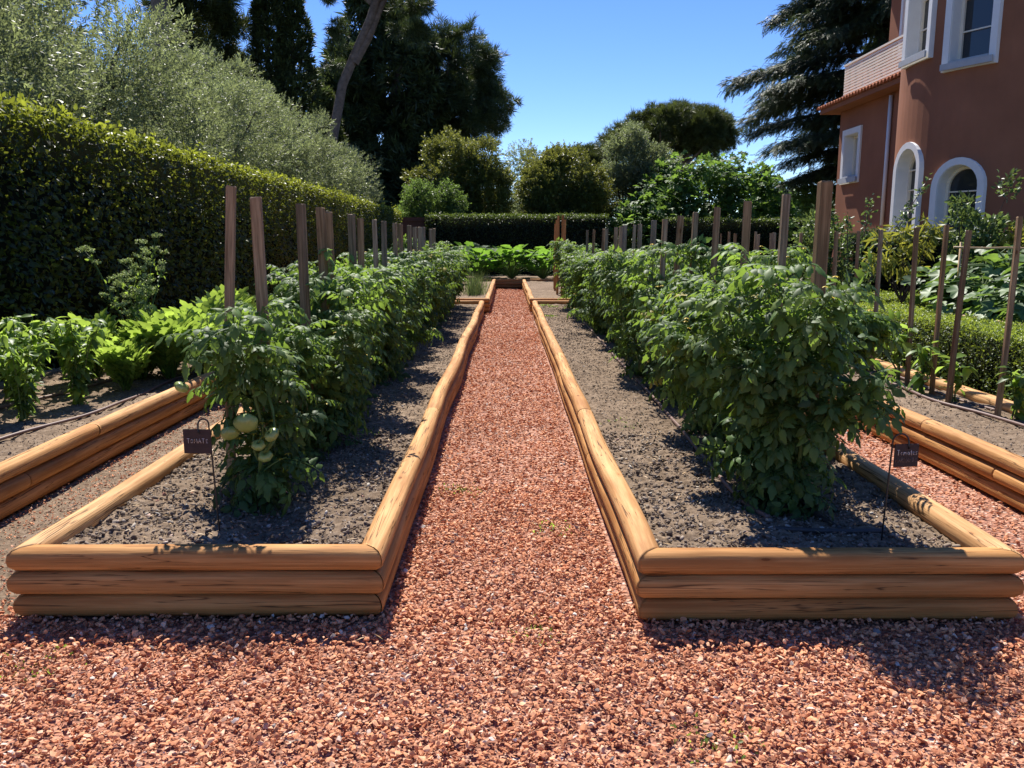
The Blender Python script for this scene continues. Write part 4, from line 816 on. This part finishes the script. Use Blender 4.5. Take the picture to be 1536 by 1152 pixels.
def leaning_pine():
    root = empty('pine_tree', (-9.7, 42, 0), 'leaning pine with a long bare grey trunk above the olives', 'pine')
    b = MB(); tr = [(0, 0, 0), (.6, 0, 4), (1.25, 0, 7.0), (1.7, 0, 9.0), (2.45, 0, 10.6), (3.14, 0, 12.0), (4.2, 0, 15.2), (4.6, 0, 18)]
    b.tube(tr, [.33, .28, .24, .225, .215, .2, .17, .12], 10, cap=False, mi=0); b.tube([(2.3, 0, 10.0), (3.0, .1, 11.2), (3.6, .2, 12.6), (4.6, .3, 14.6)], [.22, .2, .17, .12], 8, cap=False)
    for e in ((1.0, .4, 13.6), (5.3, 0, 13.2), (1.7, -.5, 15.2), (6, 0, 15.2), (4.2, 0, 19)): b.tube([(3.2, 0, 12.7), (np.array((3.4, 0, 13.4)) + np.array(e)) / 2, e], [.12, .08, .04], 6, cap=False)
    b.build('trunk', M['bark_pine'], root)
    P, O, C = crown_points([((1.6, 0, 13.6), (1.6, 1.6, .9)), ((4.8, 0, 13.0), (1.5, 1.6, .8)), ((2.6, 0, 15.6), (3, 2, 1.2)), ((5, 0, 16), (2.4, 2, 1.2)), ((1.4, .4, 10.8), (.9, .9, .9)), ((5.1, 0, 11.2), (1.0, 1, .8))], 70, .5, 34, .5, .4)
    f = MB(); n = len(P); f.scatter(T_TUFT[0], P, O + rv(n, .3) + np.array([0, 0, .3]), rv(n), .5 * rs.uniform(.7, 1.2, n), np.clip(rs.normal(.45, .25, n), 0, 1)); f.build('crown', M['dark_needle'], root)
leaning_pine()
for o in sc.objects:
    if o.name.startswith('dark_conifer') or (o.name.startswith('pine_tree') and o.location.y > 60): o.scale = (1.25, 1.25, 1.25)
tree('pine_tree', 'big olive brown pine mass behind the olives at the upper left', 'pine', (-15.2, 44, 0), (0, 0, 8), .45, [((0, 0, 12.5), (2.2, 2.4, 5)), ((-.6, 0, 8), (2.6, 2.6, 3.4))], 130, .85, 38, T_TUFT, .7, 'pine_needle', up=.1, bark='bark_pine', lo=.5)
def bare_trunk():
    root = empty('pine_tree', (-15.3, 38, 0), 'thick grey pine trunk at the top edge above the olives', 'pine'); b = MB(); b.tube([(0, 0, 0), (.1, 0, 5), (.25, 0, 10), (.4, 0, 14), (.6, 0, 20)], [.5, .42, .38, .34, .25], 10, cap=False); b.build('trunk', M['bark_pine'], root)
    P, O, C = crown_points([((.6, 0, 20), (3, 3, 1.5))], 40, .6, 30); f = MB(); n = len(P); f.scatter(T_TUFT[0], P, O + np.array([0, 0, .3]), rv(n), .6, rs.uniform(0, 1, n)); f.build('crown', M['dark_needle'], root)
bare_trunk()
def cypress(x, y, h, r, label, mname='dark_needle'):
    root = empty('cypress', (x, y, 0), label, 'cypress', 'cypresses behind the olives'); b = MB(); b.tube([(0, 0, 0), (0, 0, h * .5), (0, 0, h * .97)], [.3, .16, .03], 7, cap=False); b.build('trunk', M['bark'], root)
    n = 2600; t = rs.uniform(.1, 1, n); a = rs.uniform(0, 2 * PI, n); lump = .72 + .55 * vnoise(np.cos(a) * 2 + 5, np.sin(a) * 2, t * h * .9)
    rr = r * np.minimum(1, (1 - t) * 2.2 + .1) * lump * rs.uniform(.45, 1, n) ** .4
    P = np.column_stack([np.cos(a) * rr, np.sin(a) * rr, t * h]); D = np.column_stack([np.cos(a) * .7, np.sin(a) * .7, np.ones(n) * .6]) + rv(n, .25)
    f = MB(); f.scatter(T_SPRAY[1], P, D, rv(n), .55 * rs.uniform(.6, 1.1, n), rs.uniform(0, 1, n)); f.build('crown', M[mname], root)
cypress(-12.35, 45, 15.3, 1.5, 'narrow dark conifer with a spiky tip against the sky, left of its twin'); cypress(-11.2, 45.5, 16, 1.4, 'taller narrow dark cypress right beside its spiky twin'); cypress(-13.4, 46, 10.5, 1.9, 'shorter dark conifer filling between the pine mass and the twin cypresses', 'pine_needle')
cypress(-9.9, 46.5, 9.5, 1.8, 'shorter dark conifer right of the twin cypresses under the leaning pine', 'pine_needle')
rs = np.random.RandomState(28)
# shrubs, centre
PB = [((0, 0, 3.9), (2.25, 2, 2.6)), ((-.6, 0, 2.4), (2, 2, 2)), ((.8, 0, 4.4), (1.5, 1.6, 1.9))]
tree('rounded_shrub', 'big rounded shrub with orange tinted tips before the dark pine', 'shrub', (-2.6, 46, 0), (0, 0, 1.2), .14, PB, 190, .48, 70, T_BTWIG, .34, 'photinia_leaf', 'orange tipped shrubs behind the hedge', up=.3, lo=.6)
tree('rounded_shrub', 'second orange tipped rounded shrub in the middle behind the back hedge', 'shrub', (2.75, 43, 0), (0, 0, 1.2), .14, [((0, 0, 3.5), (2.1, 2, 2.5)), ((.6, 0, 2.3), (2, 2, 2)), ((-.8, 0, 4.2), (1.3, 1.4, 1.6))], 190, .48, 70, T_BTWIG, .34, 'photinia_leaf', 'orange tipped shrubs behind the hedge', up=.3, lo=.6)
tree('leafy_shrub', 'bright green loose leaved shrub at the hedge corner', 'shrub', (-3.85, 41, 0), (0, 0, 1.0), .08, [((0, 0, 3.0), (1.3, 1.2, 1.6)), ((-.5, 0, 2.2), (1.2, 1.2, 1.4)), ((.9, 0, 3.0), (.8, 1, 1))], 90, .4, 60, T_BTWIG, .3, 'bright_leaf', up=.2, lo=.4)
tree('leafy_shrub', 'grey green bushy tree between the orange tipped shrub and the fig', 'shrub', (6.2, 45, 0), (0, 0, 2.5), .16, [((0, 0, 5.4), (1.2, 1.4, 2.0)), ((-.2, 0, 3.2), (1.6, 1.6, 2.2)), ((1.5, 0, 4.9), (1.3, 1.4, 1.6))], 150, .5, 60, T_BTWIG, .3, 'olive_leaf', up=.3, lo=.5)
tree('leafy_shrub', 'thin wispy grey shrub peeking between the two orange tipped shrubs', 'shrub', (.75, 49, 0), (0, 0, 3), .08, [((0.1, 0, 6.0), (.7, .8, 1.3)), ((.2, 0, 3.4), (2.0, 1, 2.4)), ((.2, 0, 2.4), (2.0, 1, 2.0))], 110, .4, 30, T_BTWIG, .3, 'olive_leaf', up=.5)
SP = [((0, 0, 10.3), (5.0, 4.5, 1.9)), ((-2.6, 0, 9.9), (2.5, 3, 1.5)), ((2.8, 0, 9.9), (2.6, 3, 1.7))]
tree('umbrella_pine', 'large flat topped umbrella pine standing out against the sky', 'pine', (12.5, 66, 0), (-.4, 0, 6.4), .5, [((0.3, 0, 9.9), (3.6, 4, 1.6)), ((-3.2, 0, 9.0), (1.7, 3, 1.1)), ((2.6, 0, 9.6), (2.0, 3, 1.6))], 190, .85, 42, T_TUFT, .6, 'pine_needle', 'umbrella pines', up=.7, bark='bark_pine', lo=.6)
tree('umbrella_pine', 'smaller distant umbrella pine peeking over the middle shrub', 'pine', (7.1, 78, 0), (0, 0, 6.4), .4, [((0, 0, 8.6), (1.9, 2.4, 1.2))], 90, .8, 40, T_TUFT, .6, 'pine_needle', 'umbrella pines', up=.7, bark='bark_pine', lo=.6)
for i, (x, y, h, l) in enumerate(((-1, 85, 6.6, 'far dark bush in the gap between the shrubs'), (20, 60, 5.2, 'far bush right of the umbrella pine under the cedar'), (25, 58, 6.0, 'far bush behind the cedar trunk'), (-22, 60, 12, 'far pine behind the olive row'), (-30, 50, 14, 'farther pine behind the left olives'), (-16, 62, 13, 'far pine filling behind the cypresses'))):
    tree('distant_tree', l, 'tree', (x, y, 0), (0, 0, h * .4), .25, [((0, 0, h * .62), (h * .5, h * .4, h * .36)), ((h * .2, 0, h * .4), (h * .45, 3, h * .36))], 70, h * .13, 40, T_TUFT, .8, 'pine_needle' if i % 2 == 0 else 'dark_needle', 'far trees', up=.2, bark='bark_pine', lo=.5)
tree('fig_tree', 'wide fig tree with big glossy lobed leaves over the back hedge', 'fig tree', (10.0, 42.6, 0), (0, 0, 1.4), .2, [((0, 0, 3.1), (4.0, 2.6, 2.6)), ((-2.6, -1.2, 2.0), (2.2, 2, 1.9)), ((2.4, 0, 2.8), (2.3, 2.2, 2.3))], 300, .6, 34, T_FIG, .36, 'fig_leaf', None, up=-.1, lo=.55, flat=(0, -.3, 1), droop=.2)
tree('fig_tree', 'second bushy fig in front of the cedar left of the house', 'fig tree', (13.2, 34, 0), (0, 0, 1.2), .14, [((0, 0, 2.4), (1.9, 1.6, 1.7)), ((1.4, 0, 1.9), (1.6, 1.5, 1.5))], 80, .5, 30, T_FIG, .3, 'fig_leaf', None, up=-.1, lo=.5, flat=(0, -.3, 1))
def cedar():
    root = empty('cedar', (14.6, 33.5, 0), 'large blue green cedar with layered drooping branches beside the red house', 'cedar'); b = MB(); H = 19.0
    b.tube([(0, 0, 0), (0, 0, 6), (.1, 0, 13), (.1, 0, H)], [.6, .48, .3, .06], 10, cap=False); P, D, N = [], [], []
    for i in range(90):
        t = (i + .5) / 90; z0 = 3.4 + t * (H - 3.8); az = i * 2.4 + rs.uniform(-.3, .3); L = (np.interp(z0, (3.4, 5.2, 7.0, 8.5, 12, 19), (2.6, 4.4, 5.9, 5.6, 4.6, .6))) * rs.uniform(.78, 1.06)
        d = np.array([math.cos(az), math.sin(az), 0]); rise = rs.uniform(.14, .36)
        def pos(s): return np.array([0, 0, z0]) + d * L * s + np.array([0, 0, L * (rise * s - (rise + .1) * s * s)])
        b.tube([pos(s) for s in np.linspace(0, 1, 7)], np.linspace(.1 * (1 - t) + .04, .012, 7), 6, cap=False); side = np.cross(d, (0, 0, 1))
        for s in np.linspace(.22, 1, max(5, int(L * 5.2))):
            p = pos(s); bl = L * .4 * (1 - .65 * s) * rs.uniform(.6, 1.1) + .2
            for sd in (-1, 1):
                e = nrm(d * .75 + side * sd * .8 + np.array([0, 0, rs.uniform(-.2, .05)])); m = max(2, int(bl / .22))
                for q in range(m):
                    u = (q + .3) / m; pt = p + e * bl * u + np.array([0, 0, -.22 * bl * u * u])
                    for w_ in range(5): P.append(pt + rs.normal(0, .08, 3) - np.array([0, 0, .06 * w_ * rs.rand()])); D.append(e + d * .3 + rs.normal(0, .35, 3) + np.array([0, 0, -.05 - .2 * u - .18 * w_ * rs.rand()])); N.append(np.array([0, 0, 1.0]) + rs.normal(0, .2, 3))
            P.append(p); D.append(d + np.array([0, 0, -.25])); N.append((0, 0, 1.0))
    b.build('trunk', M['bark'], root); P, D, N = np.array(P), np.array(D), np.array(N); n = len(P); f = MB(); i = rs.randint(0, 3, n); S = .34 * rs.uniform(.7, 1.25, n); r = np.clip(rs.normal(.5, .25, n), 0, 1)
    for q in range(3): f.scatter(T_CEDAR[q], P[i == q], D[i == q], N[i == q], S[i == q], r[i == q])
    f.build('crown', M['cedar_needle'], root)
cedar()
rs = np.random.RandomState(27)
# small fruit trees, right
tree('peach_tree', 'small yellow green peach tree with drooping leaves before the left arched window', 'fruit tree', (5.15, 10.95, 0), (0, 0, .8), .025, [((0, 0, 1.4), (.34, .34, .42)), ((.3, 0, 1.62), (.2, .2, .22)), ((-.3, 0, 1.35), (.2, .2, .3))], 34, .13, 16, [T_NARROW], .13, 'peach_leaf', None, up=-.7, lo=.3, k=14)
tree('apple_tree', 'small apple tree with pale leaves in front of the right arched window', 'fruit tree', (5.85, 10.6, 0), (0, 0, .9), .03, [((0, 0, 1.55), (.3, .3, .45)), ((.25, 0, 1.4), (.3, .3, .35)), ((-.15, 0, 1.95), (.12, .12, .25)), ((.42, 0, 2.1), (.06, .06, .3))], 75, .12, 30, [T_BROAD], .075, 'apple_leaf', None, up=.3, lo=.3, k=16)
tree('apple_tree', 'fruit tree with orange young leaves at the right picture edge', 'fruit tree', (6.55, 10.2, 0), (0, 0, .9), .03, [((0, 0, 1.5), (.4, .4, .5)), ((-.05, 0, 2.0), (.16, .2, .35))], 75, .13, 28, [T_BROAD], .075, 'peach_leaf', None, up=.3, lo=.3, k=16)
tree('plum_shrub', 'dense shrub behind the thick right stake', 'shrub', (5.15, 13.6, 0), (0, 0, .6), .03, [((0, 0, 1.25), (.5, .4, .6)), ((-.2, 0, 1.7), (.3, .3, .45))], 80, .15, 34, [T_BROAD], .07, 'apple_leaf', None, up=.3, lo=.3)
def arching():
    root = empty('rose_bush', (5.2, 12.6, 0), 'long arching leafy branch reaching up across the red house wall', 'shrub'); b = MB(); f = MB()
    for tip in ((1.1, .1, 2.45), (.3, .2, 2.15), (.75, 0, 2.0), (-.1, .1, 1.9), (.5, .3, 1.75)):
        tip = np.array(tip); q = np.array([np.array([tip[0] * t ** 1.2, tip[1] * t, tip[2] * (t * 1.12 - .12 * t * t)]) for t in np.linspace(0, 1, 10)]); b.tube(q, np.linspace(.018, .004, 10), 5, cap=False)
        n = 170; t = rs.uniform(.35, 1, n) * 9; i = np.minimum(t.astype(int), 8); p = q[i] + (q[i + 1] - q[i]) * (t - i)[:, None] + rv(n, .035)
        f.scatter(T_BROAD, p, rv(n) + np.array([.1, 0, .2]), rv(n), rs.uniform(.04, .075, n), rs.uniform(0, 1, n))
    b.build('trunk', M['bark'], root); f.build('foliage', M['apple_leaf'], root)
arching()
gp = [bush_plant('potato_plant', .5, .26, 110, T_OVATE, .1, 'apple_leaf', .5) for _ in range(2)]
for i, (x, y) in enumerate(((5.0, 12.75), (5.55, 12.7), (6.05, 12.5), (6.5, 11.9), (4.45, 12.8))):
    o = gp[i] if i < 2 else copy_tree(gp[i % 2]); o.location = (x, y, .02); o.rotation_euler = (0, 0, i * 1.9); s = (1.35, 1.4, 1.2, 1.1, 1.3)[i]; o.scale = (s, s, s)
    tag(o, ('grey green leafy plant under the peach tree', 'grey green leafy plant behind the crosswise box hedge', 'grey green leafy plant left of the squash leaves', 'grey green leafy plant beneath the apple tree', 'grey green leafy plant by the thick right stake')[i], 'plant', 'grey green plants behind the box hedge')

# ------------------------------------------------------------------ red house
house = empty('house', (11.13, 17.3, 0), 'tall terracotta rendered villa with a round bay, arched windows and a terrace', 'house')
HL = np.array([11.13, 17.3, 0.0])
def hb(b, name, m, smooth=False, parent=None): return b.build(name, m, parent or house, smooth=smooth)
RT = 3.0
def arch_pts(w_, h0, h1, arched, n=14):
    """outline in local x,z"""
    if not arched: return [(-w_ / 2, h0), (w_ / 2, h0), (w_ / 2, h1), (-w_ / 2, h1)]
    r = w_ / 2; return [(-r, h0), (r, h0)] + [(r * math.cos(a), h1 - r + r * math.sin(a)) for a in np.linspace(0, PI, n)]
def prism(b, pts, y0, y1, rnd=.5, mi=0, M_=None):
    n = len(pts); V = [(x, y0, z_) for x, z_ in pts] + [(x, y1, z_) for x, z_ in pts]; V = np.array(V, float)
    F = {4: np.array([(i, n + i, n + (i + 1) % n, (i + 1) % n) for i in range(n)])}
    cap = np.array([list(range(n)), list(range(n, 2 * n))[::-1]])
    F[n] = np.concatenate([F[4], cap]) if n == 4 else cap
    if M_ is not None: V = V @ M_[0].T + M_[1]
    b.add(V, F, rnd)
def ring(b, outer, inner, y0, y1, M_, bottom=True):
    n = len(outer); V = []
    for pts in (outer, inner):
        for y in (y0, y1): V += [(x, y, z_) for x, z_ in pts]
    V = np.array(V, float) @ M_[0].T + M_[1]; F = []
    for i in range(n):
        j = (i + 1) % n
        F += [(i, j, n + j, n + i), (2 * n + i, 3 * n + i, 3 * n + j, 2 * n + j), (i, 2 * n + i, 2 * n + j, j), (n + i, n + j, 3 * n + j, 3 * n + i)]
    b.add(V, {4: np.array(F)})
def boolean_cut(target, cutters):
    dg = bpy.context.evaluated_depsgraph_get()
    for c in cutters:
        md = target.modifiers.new('cut', 'BOOLEAN'); md.operation = 'DIFFERENCE'; md.object = c; md.solver = 'EXACT'
    dg.update(); me = bpy.data.meshes.new_from_object(target.evaluated_get(dg)); target.modifiers.clear(); target.data = me
    for c in cutters: bpy.data.objects.remove(c)
def frame_at(ang=None, P=None, nrm_=None):
    """local frame: x to the viewer's right, y into the wall, z up"""
    n = np.array([math.cos(ang), math.sin(ang), 0]) if nrm_ is None else np.array(nrm_, float)
    y = -n; zz = np.array([0, 0, 1.0]); x = np.cross(y, zz); return np.column_stack([x, y, zz]), (n * RT if P is None else np.array(P, float))
def cutter(pts, M_, y0=-.6, y1=.38):
    b = MB(); prism(b, pts, y0, y1, M_=M_); return b.build('cutter', M['white'], house)
def window(M_, w_, z0, z1, arched, trim=.13, depth=.36, sill=True, shut=False, bars=3):
    inn = arch_pts(w_, z0, z1, arched); out = arch_pts(w_ + 2 * trim, z0 - (trim if not arched else .0), z1 + trim, arched)
    b = MB(); ring(b, out, inn, -.045, .08, M_); f = hb(b, 'window', M['white'])
    ii = arch_pts(w_ - .02, z0 + .01, z1 - .01, arched); b = MB(); ring(b, arch_pts(w_ - .002, z0 + .001, z1 - .001, arched), ii, -.02, depth, M_); hb(b, 'reveal', M['white'], parent=f)
    b = MB(); prism(b, ii, depth - .1, depth - .085, M_=M_); hb(b, 'pane', M['shutter'] if shut else M['glass'], parent=f)
    fi = arch_pts(w_ - .14, z0 + .07, z1 - .07, arched); b = MB(); ring(b, arch_pts(w_ - .024, z0 + .012, z1 - .012, arched), fi, depth - .15, depth - .09, M_)
    for q in range(bars): zz = z0 + (z1 - z0) * (q + 1) / (bars + 1); b.box((-w_ / 2 + .04, depth - .14, zz - .013), (w_ / 2 - .04, depth - .106, zz + .013), M=M_)
    hb(b, 'frame', M['cream'], parent=f)
    if sill: b = MB(); b.box((-w_ / 2 + .012, -.05, z0 + .012), (w_ / 2 - .012, depth - .16, z0 + .05), M=M_); b.box((-w_ / 2 - trim + .02, -.11, z0 - trim + .02), (w_ / 2 + trim - .02, -.077, z0 + .004), M=M_); hb(b, 'sill', M['sill'], parent=f)
# round bay
a = np.linspace(0, 2 * PI, 97)[:-1]; b = MB(); nA = 96
zs = [-.1, 10.5]; V = np.concatenate([np.column_stack([np.cos(a) * RT, np.sin(a) * RT, np.full(nA, q)]) for q in zs]); i = np.arange(nA); j = (i + 1) % nA
b.add(V, {4: np.column_stack([i, j, nA + j, nA + i]), nA: np.array([i[::-1], nA + i])}); bay = hb(b, 'wall', M['stucco'])
WIN = [(180, .86, 1.75, 3.36, True), (207, .82, 1.0, 2.93, True), (180, .86, 5.13, 7.4, False), (207, .8, 4.78, 7.1, False)]
boolean_cut(bay, [cutter(arch_pts(q[1], q[2], q[3], q[4]), frame_at(math.radians(q[0]))) for q in WIN])
for an, w_, z0, z1, ar in WIN: window(frame_at(math.radians(an)), w_, z0, z1, ar, bars=3, sill=True)
for p in bay.data.polygons: p.use_smooth = False
# wing (world coordinates minus house origin)
def wbox(b, lo, hi): b.box(np.array(lo) - HL, np.array(hi) - HL)
b = MB(); wbox(b, (9.2, 18.6, -.1), (17.5, 23.78, 5.02)); wing = hb(b, 'wall', M['stucco'])
FW = frame_at(P=np.array([9.2, 22.86, 0]) - HL, nrm_=(-1, 0, 0))
boolean_cut(wing, [cutter(arch_pts(.9, 3.2, 4.34, False), FW)])
window(FW, .9, 3.2, 4.34, False, trim=.15, shut=True, bars=0)
b = MB(); wbox(b, (9.95, 18.6, 5.03), (17.0, 22.8, 8.2)); hb(b, 'wall', M['stucco']); 
FU = frame_at(P=np.array([9.948, 21.6, 0]) - HL, nrm_=(-1, 0, 0)); window(FU, .8, 6.25, 7.6, False, trim=.12, depth=.14, sill=False, shut=True, bars=0)
b = MB(); wbox(b, (9.4, 18.6, 8.21), (17.2, 23.3, 8.36)); hb(b, 'eave', M['stucco'])
# soffit slab and tiles
b = MB(); wbox(b, (8.78, 18.75, 5.025), (10.2, 24.2, 5.14)); hb(b, 'soffit', M['stucco'])
b = MB(); sl_ = .26
for k_ in range(30):
    y = 18.85 + k_ * .182; pr = [(math.cos(t_) * .088, math.sin(t_) * .075) for t_ in np.linspace(0, PI, 8)]; V = []
    for dd in (0.0, .45, 1.1):
        for (u, v) in pr: V.append((8.68 + dd - HL[0], y + u - HL[1], 5.145 + dd * sl_ + v))
        for (u, v) in pr[::-1]: V.append((8.68 + dd - HL[0], y + u * .8 - HL[1], 5.145 + dd * sl_ + v * .8))
    F = []
    for r_ in range(2):
        for q in range(16): F.append((r_ * 16 + q, r_ * 16 + (q + 1) % 16, (r_ + 1) * 16 + (q + 1) % 16, (r_ + 1) * 16 + q))
    b.add(V, {4: np.array(F), 16: np.array([list(range(16))])}, rs.uniform(0, 1))
    wbox(b, (8.74, y + .075, 5.142), (9.7, y + .107, 5.17))
hb(b, 'roof', M['tile'])
# terrace railing
rl = MB(); X_ = 9.22
for q in range(10): z_ = 5.46 + q * .075; wbox(rl, (X_ - .012, 18.9, z_), (X_ + .012, 23.72, z_ + .052))
for y in np.linspace(18.95, 23.72, 6): wbox(rl, (X_ + .014, y - .025, 5.3), (X_ + .064, y + .025, 6.2))
wbox(rl, (X_ - .03, 18.9, 6.21), (X_ + .07, 23.76, 6.26)); 
for q in range(10): z_ = 5.46 + q * .075; wbox(rl, (X_ + .07, 23.73, z_), (13.0, 23.75, z_ + .042))
hb(rl, 'railing', M['cream'])
b = MB(); p0 = np.array([9.14, 20.6, 0]) - HL; b.tube([p0 + (0, 0, 1.9), p0 + (0, 0, 3), p0 + (0, 0, 4.95)], .045, 10); hb(b, 'drainpipe', M['white'], True)
b = MB(); p0 = np.array([9.62, 18.2, 0]) - HL
# red end wall between the hedges
for o in sc.objects:
    if o.name == 'rounded_shrub': o.scale = (1.07, 1.07, 1.1)
gw = empty('garden_wall', (-4.35, 39.0, 0), 'short red brown wall with a darker coping in the hedge corner', 'garden wall')
b = MB(); b.box((-.9, 0, 0), (.5, .3, 2.45)); b.build('wall', M['redwall'], gw, smooth=False); b = MB(); b.box((-.95, -.06, 2.453), (.55, .36, 2.62)); b.build('coping', M['redwall'], gw, smooth=False)
